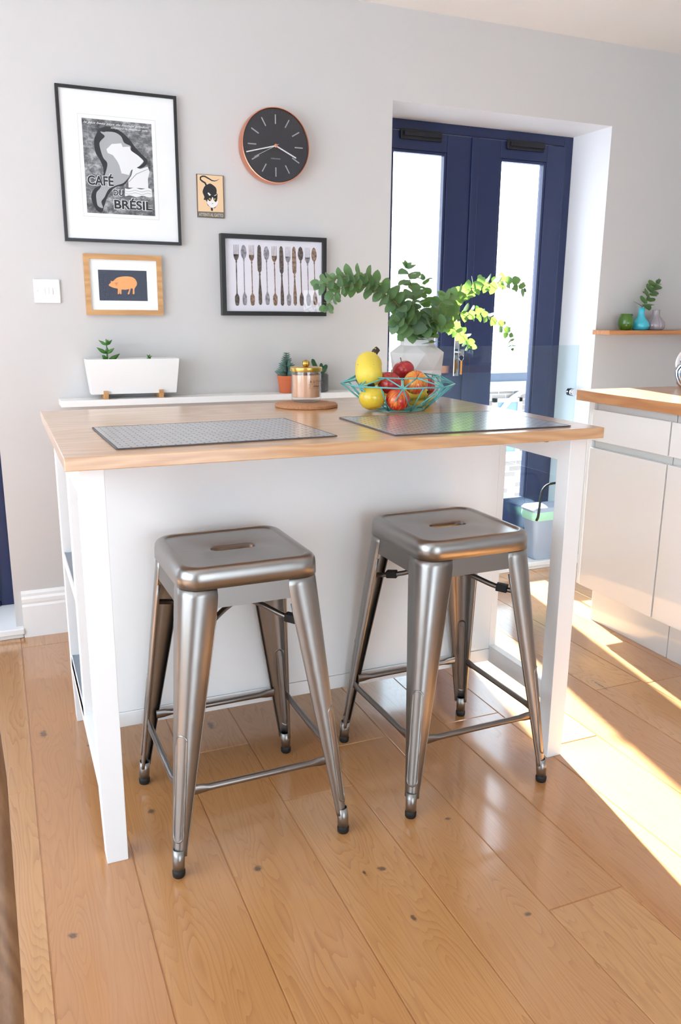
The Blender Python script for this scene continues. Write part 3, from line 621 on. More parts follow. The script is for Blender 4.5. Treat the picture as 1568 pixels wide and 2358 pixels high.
def applemat(name, base, red, amt):
    n = NT(name); tc = n.n('ShaderNodeTexCoord'); sp = n.n('ShaderNodeSeparateXYZ'); n.l(tc.outputs['Object'], sp.inputs[0])
    cb = n.n('ShaderNodeCombineXYZ'); n.l(n.math('ARCTAN2', sp.outputs[1], sp.outputs[0]), cb.inputs[0]); n.l(n.math('MULTIPLY', sp.outputs[2], 8), cb.inputs[1])
    st = n.noise(cb.outputs[0], 7, 3, .6); bl = n.noise(n.coord(), 22, 2)
    f = n.ramp(n.math('ADD', n.math('MULTIPLY', st, .5), n.math('MULTIPLY', bl, .5)), [(amt-.09, (0, 0, 0, 1)), (amt+.09, (1, 1, 1, 1))])
    n.set(Base_Color=n.mix(f, lin(base), lin(red)), Roughness=.25, Coat_Weight=.3, Subsurface_Weight=0.0); return n.m
AR = applemat('apple_red', (222, 120, 60), (176, 34, 44), .36); AO = applemat('apple_blush', (238, 176, 70), (214, 66, 44), .50); AS = applemat('apple_streaked', (240, 150, 64), (200, 40, 38), .44); AY = applemat('apple_yellow', (226, 196, 52), (216, 188, 60), .5)
def fruit(name, label, cat, p, R, mat, tilt, rot, grp=None, squash=.9, stem=True):
    r = thing(name, label, cat, p, group=grp); r.rotation_euler = (tilt[0], tilt[1], rot)
    pr = []
    for i in range(15):
        a = -PI/2+PI*i/14; rr = math.cos(a); z = math.sin(a)*squash
        z += .0; rr = max(rr, .02); dip = .22*math.exp(-(rr/.28)**2); z = z-dip if z > 0 else z+dip*.7
        pr.append((R*rr*(1+.04*math.sin(a)), R*z))
    bm = B(); lathe(bm, pr, 32); obj('flesh' if name != 'apple' else 'skin', bm, mat, r, smooth=True)
    if stem: bm = B(); tube(bm, [(0, 0, R*.62), (.001, 0, R*.9), (.004, .001, R*1.2)], [.0012, .0012, .0018], 6); obj('stalk', bm, STEM, r)
    return r
AG = 'apples in the teal wire basket'
fr_ = [('yellow apple low at the left of the wire basket', (857, 917), .465, .0370, AY, (.3, .2)), ('red and orange streaked apple low at the front of the basket', (916, 920), .440, .0335, AS, (.5, -.3)),
       ('dark red apple at the left on top of the yellow one', (896, 882), .478, .0335, AR, (.35, -.25)), ('orange blushed apple on top at the right of the basket', (957, 881), .482, .0345, AO, (.9, .2)),
       ('topmost bright red apple with its stalk upright behind the others', (929, 853), .560, .0320, AR, (.25, .1)), ('red apple mostly hidden at the far right of the basket', (980, 893), .565, .0300, AR, (.5, .4))]
for lab, (u, v), y, R, m, tl in fr_: fruit('apple', lab, 'apple', at(u, v, y), R, m, tl, rnd.uniform(0, 6), AG)
n = NT('banana_skin'); v = n.coord(); sp_ = n.noise(v, 260, 2); big = n.noise(v, 30, 2)
n.set(Base_Color=n.mix(n.ramp(n.math('ADD', n.math('MULTIPLY', sp_, .6), n.math('MULTIPLY', big, .4)), [(.655, (0, 0, 0, 1)), (.70, (1, 1, 1, 1))]), lin((228, 202, 74)), lin((92, 62, 30))), Roughness=.4); BAN = n.m
BTIP = plain('banana_tip', (58, 44, 30), .7)
hub = at(862, 806, .56); bb = thing('banana_bunch', 'bunch of ripe spotted bananas with dark stem tucked behind the apples', 'bananas', hub)
def banana(pix, rad):
    P = spline([at(u, v, y)-hub for u, v, y in pix], 7); m = len(P)
    bm = B(); rr = [rad*(.20+.80*min(1, max(0, (i/(m-1)-.24)/.32))**1.0)*(1 if i/(m-1) < .86 else max(.30, 1-((i/(m-1)-.86)/.14)**2*.7)) for i in range(m)]
    tube(bm, P, rr, 20); o = obj('banana', bm, BAN, bb, smooth=True)
    bm = B(); d = (P[-1]-P[-2]).normalized(); tube(bm, [P[-1]-d*.001, P[-1]+d*.006], rad*.28, 8); obj('tip', bm, BTIP, o)
banana([(866, 805, .56), (861, 816, .556), (854, 827, .545), (849, 840, .52), (849, 858, .49), (854, 886, .460)], .0370)
banana([(866, 812, .57), (864, 828, .585), (862, 850, .60), (880, 885, .62), (920, 915, .615), (965, 926, .585), (997, 922, .540)], .0190)
banana([(864, 812, .56), (860, 826, .57), (858, 850, .59), (890, 890, .60), (930, 905, .585), (965, 905, .55), (985, 903, .52)], .0170)
bm = B(); tube(bm, [at(*q)-hub for q in ((864, 826, .565), (857, 818, .56), (850, 812, .56), (858, 808, .56))][:1]+[at(858, 822, .555)-hub, at(864, 809, .56)-hub, at(870, 803, .56)-hub], [.0105, .0105, .0095, .0085], 8); obj('stem', bm, BTIP, bb, smooth=True)

# ------------------------------------------------------------------ trivet and candle
tr = thing('cork_trivet', 'round cork trivet under the glass candle', 'trivet', (.728, .662, ZT))
bm = B(); lathe(bm, [(.089, 0), (.0915, .002), (.0915, .0085), (.089, .0105)], 64); obj('disc', bm, CORK, tr, smooth=40)
cz = ZT+.0106; ca = thing('candle', 'scented candle in a clear glass jar with a gold lid and pumpkin knob', 'candle', (.742, .702, cz))
JG = glass('jar_glass', (.97, .97, .96, 1), 1.45, 1.0); WAX = plain('peach_wax', (226, 178, 146), .5); GOLD = plain('gold_lid', (212, 176, 96), .28, 1.0)
bm = B(); lathe(bm, [(.036, .0), (.0425, .004), (.0440, .012), (.0440, .0885), (.0420, .0885), (.0415, .014), (.001, .013)], 56); obj('jar', bm, JG, ca, smooth=40)
bm = B(); lathe(bm, [(.0405, .0145), (.0405, .079), (.038, .078), (.002, .077)], 48, cap1=True); obj('wax', bm, WAX, ca, smooth=40)
bm = B(); tube(bm, [(0, 0, .077), (.001, 0, .084)], .0009, 6); obj('wick', bm, RUB, ca)
ld = B(); lathe(ld, [(.047, .089), (.0475, .090), (.0475, .100), (.046, .1015), (.002, .1018)], 56); lid = obj('lid', ld, GOLD, ca, smooth=40)
bm = B(); lathe(bm, [(.004, .1018), (.008, .103), (.0115, .110), (.0105, .117), (.005, .1205), (.001, .119)], 48, rib=.06, nr=9); tube(bm, [(0, 0, .119), (.001, 0, .124)], .0015, 6); obj('knob', bm, GOLD, lid, smooth=True)
def wrap(o, R, a0):          # bend a flat lettering mesh (x right, y up) around the jar
    for v_ in o.data.vertices:
        x, y, z = v_.co; a = a0+x/R; v_.co = ((R+z)*math.sin(a), -(R+z)*math.cos(a), y)
BRN = plain('brown_ink', (104, 66, 44), .6); a0 = -.02
for txt, sz, x, y, sp, bd in (('AUTUMN', .0095, -.004, .058, 1.9, .0001), ('Always', .0085, .006, .0455, 1.0, .0001)):
    o = textmesh(txt, sz, BRN, 'lettering', spacing=sp, bold=bd, shear=0 if txt == 'AUTUMN' else .4, M=Matrix.Translation((x, y, 0)), parent=ca)
    bm = bmesh.new(); bm.from_mesh(o.data); bmesh.ops.subdivide_edges(bm, edges=bm.edges, cuts=1); bm.to_mesh(o.data); bm.free(); wrap(o, .0443, a0)
bm = B(); bn = [(-.006, .0545), (.045, .0545), (.041, .0480), (.045, .0415), (-.006, .0415), (-.002, .0480), (-.006, .0545)]
for (xa_, ya), (xb_, yb) in zip(bn, bn[1:]):
    for i in range(5):
        p, q = [(xa_+(xb_-xa_)*t, ya+(yb-ya)*t) for t in (i/5, (i+1)/5)]; pp = [(.0445*math.sin(a0+x/.044), -.0445*math.cos(a0+x/.044), y) for x, y in (p, q)]; tube(bm, pp, .00025, 4)
obj('banner', bm, BRN, ca)

# ------------------------------------------------------------------ place mats
def mat(label, c, w, h, rz):
    t = thing('place_mat', label, 'place mat', (c[0], c[1], ZT), rz, group='woven grey place mats')
    bm = B(); box(bm, -w/2+.003, w/2-.003, -h/2+.003, h/2-.003, .0006, .0030); obj('weave', bm, MATM, t)
    bm = B(); q = [(-w/2, -h/2), (w/2, -h/2), (w/2, h/2), (-w/2, h/2), (-w/2, -h/2)]
    tube(bm, [(x, y, .0018) for x, y in q[:1]]+[(x, y, .0018) for x, y in q[1:]], .0016, 6); obj('edge_binding', bm, MATB, t)
mat('grey woven place mat on the left half of the island top', (.338, .235), .478, .328, .035)
mat('grey woven place mat in sunlight on the right half of the island top', (.950, .206), .478, .330, -.012)

# ------------------------------------------------------------------ ledge with planter and pots
WSH = tag(bx('wall_shelf', (.093, 1.30, WY-.10, WY, .846, .868), TRIM, bevel=.001), 'long white wall ledge behind the island carrying planter and pots', 'shelf'); ZL = .868
PYc = WY-.052
pl = thing('trough_planter', 'white rectangular trough planter on two oak feet on the wall ledge', 'planter', (.345, PYc, ZL))
def trap(bm, z0, z1, hx0, hx1, hy0, hy1, inner=False):
    t = .003; O = [[(-hx0, -hy0, z0), (hx0, -hy0, z0), (hx0, hy0, z0), (-hx0, hy0, z0)], [(-hx1, -hy1, z1), (hx1, -hy1, z1), (hx1, hy1, z1), (-hx1, hy1, z1)], [(-hx1+t, -hy1+t, z1), (hx1-t, -hy1+t, z1), (hx1-t, hy1-t, z1), (-hx1+t, hy1-t, z1)], [(-hx1+t+.002, -hy1+t, z1-.022), (hx1-t-.002, -hy1+t, z1-.022), (hx1-t-.002, hy1-t, z1-.022), (-hx1+t+.002, hy1-t, z1-.022)]]
    loft(bm, O)
bm = B(); trap(bm, .0165, .138, .148, .160, .030, .043); obj('trough', bm, WP, pl, bevel=.0015)
for sx in (-.100, .092):
    bm = B(); box(bm, sx-.008, sx+.008, -.042, .042, 0, .018); box(bm, sx-.008, sx+.008, -.042, -.0345, .018, .029); obj('foot', bm, OAKF, pl, bevel=.001)
SOIL = paint('dark_soil', (60, 48, 38)); bm = B(); box(bm, -.152, .152, -.036, .036, .115, .119); obj('soil', bm, SOIL, pl)
def succ(name, label, p, h, size, mat, rows, rn, up=.5):
    r = thing(name, label, 'succulent', p); bm = B(); tube(bm, [(0, 0, -.002), (.001, 0, h*.5), (0, .001, h)], [.003, .0024, .0018], 7); obj('stem', bm, SUC if mat is SUC else mat, r, smooth=True)
    bm = B()
    for i in range(rows):
        t = (i+.3)/rows; z = h*t
        for k in range(3 if rows < 9 else 5):
            a = i*1.3+k*2*PI/(3 if rows < 9 else 5)+rn.uniform(-.2, .2); side = Vector((math.cos(a), math.sin(a), up)).normalized(); s = size*(1.05-(.45 if rows < 9 else .8)*t)*rn.uniform(.85, 1.1)
            # fleshy leaf: flattened teardrop
            n_ = side.orthogonal(); rr_ = [.12, .32, .42, .36, .2, .04]; pt = [Vector((0, 0, z))+side*s*j/5+Vector((0, 0, .12*s*(j/5)**2)) for j in range(6)]
            tube(bm, pt, [x*s*.42 for x in rr_], 7)
    obj('foliage', bm, mat, r, smooth=True); return r
rn = random.Random(2); pp = at(246, 822, PYc); qq = at(343, 820, PYc)
succ('potted_succulent', 'tall green succulent at the left end of the white trough', (pp.x+.001, PYc, ZL+.119), .086, .046, SUC, 3, rn, .45)
succ('potted_succulent', 'tiny green succulent right of centre in the white trough', (qq.x, PYc, ZL+.119), .028, .016, SUC, 5, rn, .8)
TER = plain('terracotta', (204, 108, 68), .75)
tp = thing('terracotta_pot', 'small terracotta pot holding a blue-green succulent left of the candle', 'plant pot', (at(660, 903, WY-.05).x, WY-.05, ZL))
bm = B(); lathe(bm, [(.026, 0), (.028, .002), (.034, .052), (.0355, .053), (.0365, .066), (.0335, .066), (.032, .056)], 40); obj('pot', bm, TER, tp, smooth=40)
bm = B(); lathe(bm, [(.0315, .0565), (.0315, .060)], 24); obj('soil', bm, SOIL, tp)
succ('potted_succulent', 'blue-green trailing succulent spire growing in the terracotta pot', (tp.location[0], WY-.05, ZL+.060), .092, .044, SUCB, 12, rn, .25)
jr = thing('glass_jar', 'small glass jar of dark soil standing on the ledge behind the candle', 'jar', (1.066, WY-.05, ZL))
bm = B(); lathe(bm, [(.024, 0), (.029, .004), (.030, .012), (.030, .066), (.024, .076), (.0245, .090), (.0225, .090), (.022, .078), (.028, .066), (.028, .006)], 36); obj('jar', bm, JG, jr, smooth=40)
bm = B(); lathe(bm, [(.027, .004), (.0277, .012), (.0277, .064), (.022, .070)], 28); obj('soil', bm, plain('dark_gravel', (48, 50, 54), .5), jr, smooth=40)
cc = thing('cactus_cutting', 'dark green finger-shaped succulent leaves growing from the glass jar', 'succulent', (1.066, WY-.05, ZL+.070))
bm = B()
for dx, dz, rr_, lx in ((-.038, .056, .0075, -.008), (.0, .040, .006, 0), (.022, .034, .0075, .006), (.006, .030, .005, .002)):
    tube(bm, spline([(lx, 0, 0), (lx+(dx-lx)*.5, 0, dz*.45), (dx, -.002, dz)], 5), [rr_*.6]+[rr_*(.8+.4*math.sin(PI*i/10)) for i in range(9)]+[rr_*.4], 8)
obj('foliage', bm, DKG, cc, smooth=True)

# ------------------------------------------------------------------ pictures, clock, switch
def framed(name, label, x0, x1, z0, z1, depth, fw, fmat, mountmat=PAPER, glassy=True, inset=.006, gm=None):
    """local frame: origin bottom-left on the wall; +x right, +z up, front at y=-depth"""
    r = thing(name, label, 'picture', ((x0+x1)/2, WY, z0)); w = (x1-x0)/2; h = z1-z0; d = -depth
    bm = B()
    O = [(-w, 0), (w, 0), (w, h), (-w, h)]; I = [(-w+fw, fw), (w-fw, fw), (w-fw, h-fw), (-w+fw, h-fw)]
    loop = [[bm.verts.new((x, y, z)) for x, z in Q] for Q, y in ((O, -.0005), (O, d), (I, d), (I, d+inset+.004))]
    for a, b in zip(loop, loop[1:]):
        for i in range(4): bm.faces.new((a[i], a[(i+1) % 4], b[(i+1) % 4], b[i]))
    bm.faces.new(loop[0][::-1]); obj('frame', bm, fmat, r)
    bm = B(); box(bm, -w+fw-.002, w-fw+.002, d+inset, d+inset+.003, fw-.002, h-fw+.002); obj('mount', bm, mountmat, r)
    if glassy: bm = B(); box(bm, -w+fw, w-fw, d+inset-.0045, d+inset-.0035, fw, h-fw); obj('glass', bm, gm or PGL, r)
    r['front'] = d+inset; return r, w, h, d+inset
def poly(bm, pts, y, mi=0, th=.0002):
    vs = [bm.verts.new((x, y, z)) for x, z in pts]; f = bm.faces.new(vs); f.material_index = mi; f.normal_update()
    bmesh.ops.triangulate(bm, faces=[f])
def bil(q, W_, H_):      # crop pixels inside the photographed quad q -> local x,z
    (ax, ay), (bx_, by), (cx_, cy), (dx_, dy) = q
    def f(px, py):
        u = v = .5
        for _ in range(8):
            X_ = ax*(1-u)*(1-v)+bx_*u*(1-v)+cx_*u*v+dx_*(1-u)*v-px; Y_ = ay*(1-u)*(1-v)+by*u*(1-v)+cy*u*v+dy*(1-u)*v-py
            xu = (bx_-ax)*(1-v)+(cx_-dx_)*v; xv = (dx_-ax)*(1-u)+(cx_-bx_)*u; yu = (by-ay)*(1-v)+(cy-dy)*v; yv = (dy-ay)*(1-u)+(cy-by)*u
            D_ = xu*yv-xv*yu; u -= (X_*yv-Y_*xv)/D_; v -= (Y_*xu-X_*yu)/D_
        return W_[0]+(W_[1]-W_[0])*u, H_[0]+(H_[1]-H_[0])*v
    return f
FT = lambda x, y, z: Matrix.Translation((x, y, z)) @ Matrix.Rotation(PI/2, 4, 'X')
# 1. large cafe poster
r, w, h, yf = framed('framed_poster', 'large thin black framed black and white coffee poster with wide white mount', .1505, .5445, 1.397, 1.882, .020, .010, BLK, gm=PGM)
cx = .3475
def fx(x): return x-cx
def fz(z): return z-1.397
bm = B(); t = .0008; m0, m1, n0, n1 = fx(.2155), fx(.4705), fz(1.479), fz(1.7995)
for q in ((m0, m1, n0, n0+t), (m0, m1, n1-t, n1), (m0, m0+t, n0, n1), (m1-t, m1, n0, n1)): box(bm, q[0], q[1], yf-.0004, yf-.0001, q[2], q[3])
obj('mount_window', bm, plain('mount_bevel', (190, 192, 192), .8), r)
n = NT('poster_grey'); nz = n.noise(n.coord((1, 1, 1.3)), 34, 6, .72); n.set(Base_Color=n.ramp(nz, [(.34, lin((56, 58, 60))), (.50, lin((112, 114, 116))), (.64, lin((178, 180, 182)))]), Roughness=.7); PG_ = n.m
INK = plain('poster_ink', (44, 46, 50), .7); LGREY = plain('poster_light_grey', (166, 168, 170), .7); WHT = plain('poster_white', (226, 228, 228), .7); MGREY = plain('poster_mid_grey', (104, 106, 108), .7)
W1, H1 = (fx(.2285), fx(.4565)), (fz(1.787), fz(1.491)); f1 = bil([(80, 140), (1410, 230), (1465, 1980), (165, 1950)], W1, H1)
bm = B(); box(bm, W1[0], W1[1], yf-.0005, yf-.0001, H1[1], H1[0]); pr_ = obj('print', bm, PG_, r)
def smooth2(pts):
    n_ = len(pts); P = [Vector(p).to_3d() for p in pts]; out = []
    for i in range(n_):
        a, b, c, d = P[i-1], P[i], P[(i+1) % n_], P[(i+2) % n_]
        for j in range(4):
            t = j/4; q = .5*((2*b)+(c-a)*t+(2*a-5*b+4*c-d)*t*t+(3*b-a-3*c+d)*t**3); out.append((q.x, q.y))
    return out
def art(par, f, layers, yf):
    for i, (nm, mt, shapes) in enumerate(layers):
        bm = B()
        for s in shapes: poly(bm, [f(*p) for p in s], yf-.0006-.0002*i)
        obj(nm, bm, mt, par)
shadow = [(400, 340), (600, 290), (800, 370), (960, 500), (1100, 680), (1250, 830), (1330, 920), (1250, 1040), (1000, 1100), (960, 1250), (860, 1400), (700, 1440), (560, 1600), (480, 1820), (440, 1930), (330, 1890), (240, 1650), (300, 1480), (420, 1400), (480, 1150), (430, 960), (330, 780), (310, 560), (360, 420)]
land = [(430, 390), (500, 400), (540, 390), (700, 400), (820, 470), (880, 590), (1000, 650), (1010, 730), (1150, 830), (1250, 930), (1160, 1030), (1010, 1110), (980, 1210), (860, 1350), (730, 1400), (640, 1440), (560, 1500), (490, 1640), (430, 1730), (460, 1850), (370, 1820), (340, 1720), (340, 1560), (420, 1450), (500, 1220), (550, 1040), (540, 960), (470, 870), (410, 650), (430, 570), (510, 480), (450, 420)]
bright = [(540, 720), (640, 620), (740, 610), (820, 600), (850, 670), (980, 660), (1010, 740), (1150, 830), (1250, 930), (1160, 1030), (1010, 1100), (960, 1200), (820, 1170), (780, 1020), (740, 940), (660, 830), (560, 790)]
ship = [(950, 1440), (950, 1300), (1010, 1200), (1040, 1080), (1100, 1050), (1180, 1080), (1330, 1030), (1365, 1130), (1330, 1260), (1335, 1450)]
wav = [(880, 1470)]+[(880+x, 1455+14*math.sin(x/40)) for x in range(0, 530, 20)]+[(1410, 1600)]+[(1410-x, 1605+14*math.sin(x/40)) for x in range(0, 530, 20)]+[(880, 1600)]
art(pr_, f1, [('map_shadow', INK, [smooth2(shadow)]), ('map_land', LGREY, [smooth2(land)]), ('map_highland', WHT, [bright]), ('ship_bow', WHT, [ship]), ('waves', WHT, [wav]),
    ('wave_lines', LGREY, [[(890+x, yy+14*math.sin(x/40)) for x in range(0, 520, 20)]+[(890+x, yy+9+14*math.sin(x/40)) for x in range(500, -20, -20)] for yy in (1500, 1550)]+[[(960, 1320), (1100, 1170), (1350, 1065), (1350, 1075), (1110, 1185), (962, 1340)]])], yf)
def ftext(par, f, body, px, py, hpx, mt, bold=0, shear=0, sp=1, dy=-.0022, halo=None, align='LEFT', wpx=None):
    x, z = f(px, py); x2, z2 = f(px, py-hpx); size = (z2-z)/.70
    mk = lambda m_, b_, yy: textmesh(body, size, m_, 'lettering', bold=b_, shear=shear, spacing=sp, align=align, parent=par)
    for m_, b_, yy in ([(halo, bold+.0016, yf_+dy+.0002)] if halo else [])+[(mt, bold, yf_+dy)]:
        o = mk(m_, b_, yy); sx = 1
        if wpx:
            x3, _ = f(px+wpx, py); wd_ = max(v_.co.x for v_ in o.data.vertices); sx = (x3-x)/wd_
        o.data.transform(FT(x, yy, z) @ Matrix.Diagonal((sx, 1, 1, 1)))
yf_ = yf
ftext(pr_, f1, 'CAFÉ', 175, 1400, 175, INK, .0011, halo=WHT, wpx=490); ftext(pr_, f1, 'DU', 655, 1598, 110, INK, .0007, halo=WHT, wpx=195); ftext(pr_, f1, 'BRÉSIL', 665, 1850, 165, INK, .0011, halo=WHT, wpx=740)
ftext(pr_, f1, 'le plus beau pays du monde produit', 110, 235, 40, WHT, .00005, .35, wpx=1250); ftext(pr_, f1, 'toujours le meilleur café', 620, 330, 36, WHT, .00005, .35, wpx=720)
# 2. cutlery print
r, w, h, yf = framed('framed_print', 'deep black framed print of a row of forks spoons and knives', .6855, 1.0955, 1.1555, 1.4435, .030, .0155, BLK, plain('print_paper', (232, 230, 238), .7), inset=.012)
yf_ = yf; cxx = .8905
CUTM = []
for nm, ca_, cb_ in (('cutlery_dark', (52, 50, 56), (120, 104, 96)), ('cutlery_grey', (110, 108, 122), (176, 170, 178)), ('cutlery_brown', (84, 66, 58), (170, 140, 120)), ('cutlery_blue', (66, 74, 108), (150, 154, 178))):
    n = NT(nm); nz = n.noise(n.coord(), 110, 3, .6); n.set(Base_Color=n.ramp(nz, [(.35, lin(ca_)), (.65, lin(cb_))]), Roughness=.7); CUTM.append(n.m)
f2 = bil([(358, 1422), (1375, 1466), (1352, 2180), (358, 2175)], (-w+.0165, w-.0165), (h-.0165, .0165))
def strip(cx0, prof): return [(cx0-a, y) for a, y in prof]+[(cx0+a, y) for a, y in prof[::-1]]
items = [('fork', 469, 1485, 2120), ('spoon', 546, 1488, 2115), ('fork', 626, 1492, 2118), ('knife', 706, 1490, 2110), ('spoon', 780, 1502, 2110), ('fork', 862, 1502, 2118), ('knife', 936, 1502, 2118), ('fork', 1006, 1508, 2118), ('knife', 1072, 1508, 2115), ('spoon', 1142, 1508, 2118), ('fork', 1216, 1518, 2118), ('spoon', 1288, 1518, 2110)]
prn = thing('x', None, None); bpy.data.objects.remove(prn)
r.children[-1].data.materials[0] = PGC
bm = B(); box(bm, -w+.016, w-.016, yf-.0004, yf-.0001, .016, h-.016); ppr = obj('print', bm, MATS['print_paper'], r)
for i, (kd, X_, t0, t1) in enumerate(items):
    bm = B(); sh = []
    if kd == 'fork':
        for k_ in (-24, -9, 6, 21): sh.append([(X_+k_, t0), (X_+k_+4, t0), (X_+k_+5, t0+115), (X_+k_-1, t0+115)])
        sh.append(strip(X_, [(27, t0+100), (26, t0+125), (16, t0+150), (5, t0+165), (9, t0+175), (4, t0+190), (6, t0+260), (4, t0+400), (6, t1-130), (22, t1-100), (24, t1-60), (18, t1-10), (8, t1)]))
    elif kd == 'spoon': sh.append(strip(X_, [(4, t0), (18, t0+15), (29, t0+60), (29, t0+90), (20, t0+125), (6, t0+145), (9, t0+155), (4, t0+170), (5, t0+300), (5, t1-140), (20, t1-100), (24, t1-60), (18, t1-10), (8, t1)]))
    else: sh.append(strip(X_, [(6, t0), (17, t0+20), (21, t0+80), (23, t0+180), (20, t0+260), (6, t0+285), (10, t0+300), (6, t0+320), (12, t0+420), (18, t1-120), (18, t1-20), (8, t1)]))
    for s in sh: poly(bm, [f2(*p) for p in s], yf-.0008)
    obj('printed_'+kd, bm, CUTM[(i*5+i//3) % 4], ppr)
# 3. pig picture in oak frame
r, w, h, yf = framed('framed_print', 'small oak framed picture of an orange pig on dark blue', .2055, .4700, 1.1545, 1.3585, .020, .0175, OAKF, inset=.007, gm=glass('oak_frame_glass', gain=.16))
yf_ = yf; W3, H3 = (.2515-.33775, .4170-.33775), (1.3065-1.1545, 1.2035-1.1545); bm = B(); box(bm, W3[0], W3[1], yf-.0005, yf-.0001, H3[1], H3[0]); pr_ = obj('print', bm, plain('print_navy', (24, 32, 58), .7), r)
n = NT('pig_orange'); nz = n.noise(n.coord(), 90, 4); n.set(Base_Color=n.mix(nz, lin((226, 140, 60)), lin((240, 178, 110))), Roughness=.7); PIG = n.m
f3 = bil([(432, 1540), (812, 1540), (816, 1784), (440, 1784)], W3, H3)
pig = [(512, 1660), (530, 1640), (528, 1625), (548, 1628), (580, 1600), (640, 1588), (700, 1594), (728, 1620), (734, 1650), (722, 1672), (712, 1690), (712, 1726), (698, 1726), (700, 1690), (684, 1685), (672, 1728), (658, 1726), (672, 1690), (640, 1696), (612, 1694), (610, 1728), (598, 1728), (598, 1694), (592, 1728), (580, 1728), (582, 1690), (560, 1684), (530, 1674)]
art(pr_, f3, [('pig', PIG, [smooth2(pig)]), ('ear', plain('pig_ear', (200, 110, 50), .7), [[(560, 1640), (590, 1636), (570, 1664)]])], yf)
# 4. cat sign
r = thing('cat_sign', 'little enamel sign with a black cat on cream below the clock', 'sign', (.658, WY, 1.4965)); yf_ = yf = -.006
SW, SH = .0495, .1445
bx('plate', (-SW, SW, -.006, -.0003, 0, SH), plain('sign_edge', (110, 92, 78), .5), r, .0005)
f4 = bil([(160, 125), (1400, 185), (1395, 2100), (190, 2060)], (-SW, SW), (SH, 0)); CREAM = paint('sign_cream', (232, 200, 160)); SBLK = plain('sign_black', (26, 26, 30), .5); SG = plain('sign_grey', (112, 112, 106), .6); SWH = plain('sign_white', (232, 228, 226), .6); SY_ = plain('sign_yellow', (206, 168, 82), .5)
body = [(600, 620), (760, 545), (900, 610), (1020, 720), (1060, 850), (1050, 980), (1090, 1010), (1080, 1200), (1050, 1330), (1000, 1390), (940, 1300), (860, 1280), (740, 1370), (690, 1300), (640, 1260), (620, 1380), (560, 1290), (470, 1270), (500, 1150), (430, 960), (440, 850), (510, 690)]
tl_ = []; tp_ = [(600, 640, 40), (540, 520, 38), (420, 450, 36), (340, 380, 36), (340, 280, 36), (430, 230, 34), (540, 235, 32), (700, 320, 30), (850, 410, 26), (980, 430, 20), (1090, 400, 13), (1190, 335, 3)]
for i, (x, y, q) in enumerate(tp_):
    a = tp_[max(0, i-1)]; b = tp_[min(len(tp_)-1, i+1)]; dx_, dy_ = b[0]-a[0], b[1]-a[1]; l_ = math.hypot(dx_, dy_); tl_.append(((x-dy_/l_*q, y+dx_/l_*q), (x+dy_/l_*q, y-dx_/l_*q)))
tails = [[a[0], b[0], b[1], a[1]] for a, b in zip(tl_, tl_[1:])]
jaw = [(640, 1290), (720, 1330), (800, 1290), (850, 1160), (890, 1180), (920, 1300), (1000, 1370), (1080, 1300), (1110, 1390), (1060, 1500), (960, 1600), (860, 1630), (760, 1600), (660, 1500), (620, 1430)]
foot_ = [(600, 1420), (620, 1480), (780, 1620), (960, 1640), (1100, 1480), (1040, 1560), (900, 1640), (860, 1640), (880, 1740), (830, 1780), (780, 1740), (780, 1620), (640, 1520)]
art(r, f4, [('sign_ground', CREAM, [[(205, 150), (1350, 205), (1350, 1825), (215, 1800)]]), ('cat_body', SBLK, [smooth2(body)]+tails+[foot_]), ('cat_jaw', SWH, [smooth2(jaw), [(640, 970), (700, 950), (800, 1060), (720, 1090)], [(920, 1090), (1060, 1010), (1060, 1040), (980, 1090)]]),
   ('cat_eyes', SY_, [[(690, 1220), (740, 1190), (800, 1240), (760, 1290)], [(910, 1240), (960, 1200), (1010, 1220), (960, 1290)]]), ('caption_band', SG, [[(215, 1830), (1350, 1850), (1350, 2055), (215, 2020)]]), ('cat_nose', SBLK, [[(820, 1430), (900, 1430), (860, 1460)]])], yf)
ftext(r, f4, 'ATTENTI AL GATTO', 250, 2005, 140, plain('sign_letter', (214, 196, 172), .6), .0001, wpx=1070, dy=-.0022)
# 5. clock
ck = thing('wall_clock', 'round wall clock with black face and deep copper rim', 'clock', (.8915, WY, 1.7485)); CR = .1275
def disc(nm, prof, mt, par, y0=0, smooth=40):
    bm = B(); rings = [[(q*math.cos(2*PI*i/72), y, q*math.sin(2*PI*i/72)) for i in range(72)] for q, y in prof]; loft(bm, rings); return obj(nm, bm, mt, par, smooth=smooth)
disc('case', [(CR-.008, -.0005), (CR-.001, -.004), (CR, -.010), (CR, -.046), (CR-.001, -.050), (CR-.0035, -.0505), (CR-.0045, -.048), (CR-.005, -.042), (.002, -.0415)], COPPER, ck)
disc('dial', [(CR-.005, -.0421), (CR-.0055, -.0430), (.002, -.0430)], FACE, ck)
bm = B()
for i in range(60):
    a = i*PI/30; M_ = Matrix.Rotation(-a, 4, 'Y'); b2_ = B(); box(b2_, -.0005, .0005, -.0434, -.0431, CR-.0165, CR-.0115); b2_.transform(M_); me_ = bpy.data.meshes.new('t'); b2_.to_mesh(me_); bm.from_mesh(me_); bpy.data.meshes.remove(me_); b2_.free()
obj('minute_ring', bm, TICK, ck)
for i in range(12):
    bm = B()
    for o_ in (-.0011, .0011): box(bm, o_-.0007, o_+.0007, -.0438, -.0431, CR-.055, CR-.024)
    bm.transform(Matrix.Rotation(i*PI/6, 4, 'Y')); obj('hour_marker', bm, MARK, ck)
def hand(nm, ang, ln, wd, back, y):
    bm = B(); box(bm, -wd, wd, y-.0008, y, -back, ln); bm.transform(Matrix.Rotation(math.radians(ang), 4, 'Y')); obj(nm, bm, SILV, ck)
hand('hour_hand', 115, .085, .0022, .0, -.0445); hand('minute_hand', 255.5, .114, .0019, 0, -.0457); hand('second_hand', 242.5, .092, .0005, .012, -.0468)
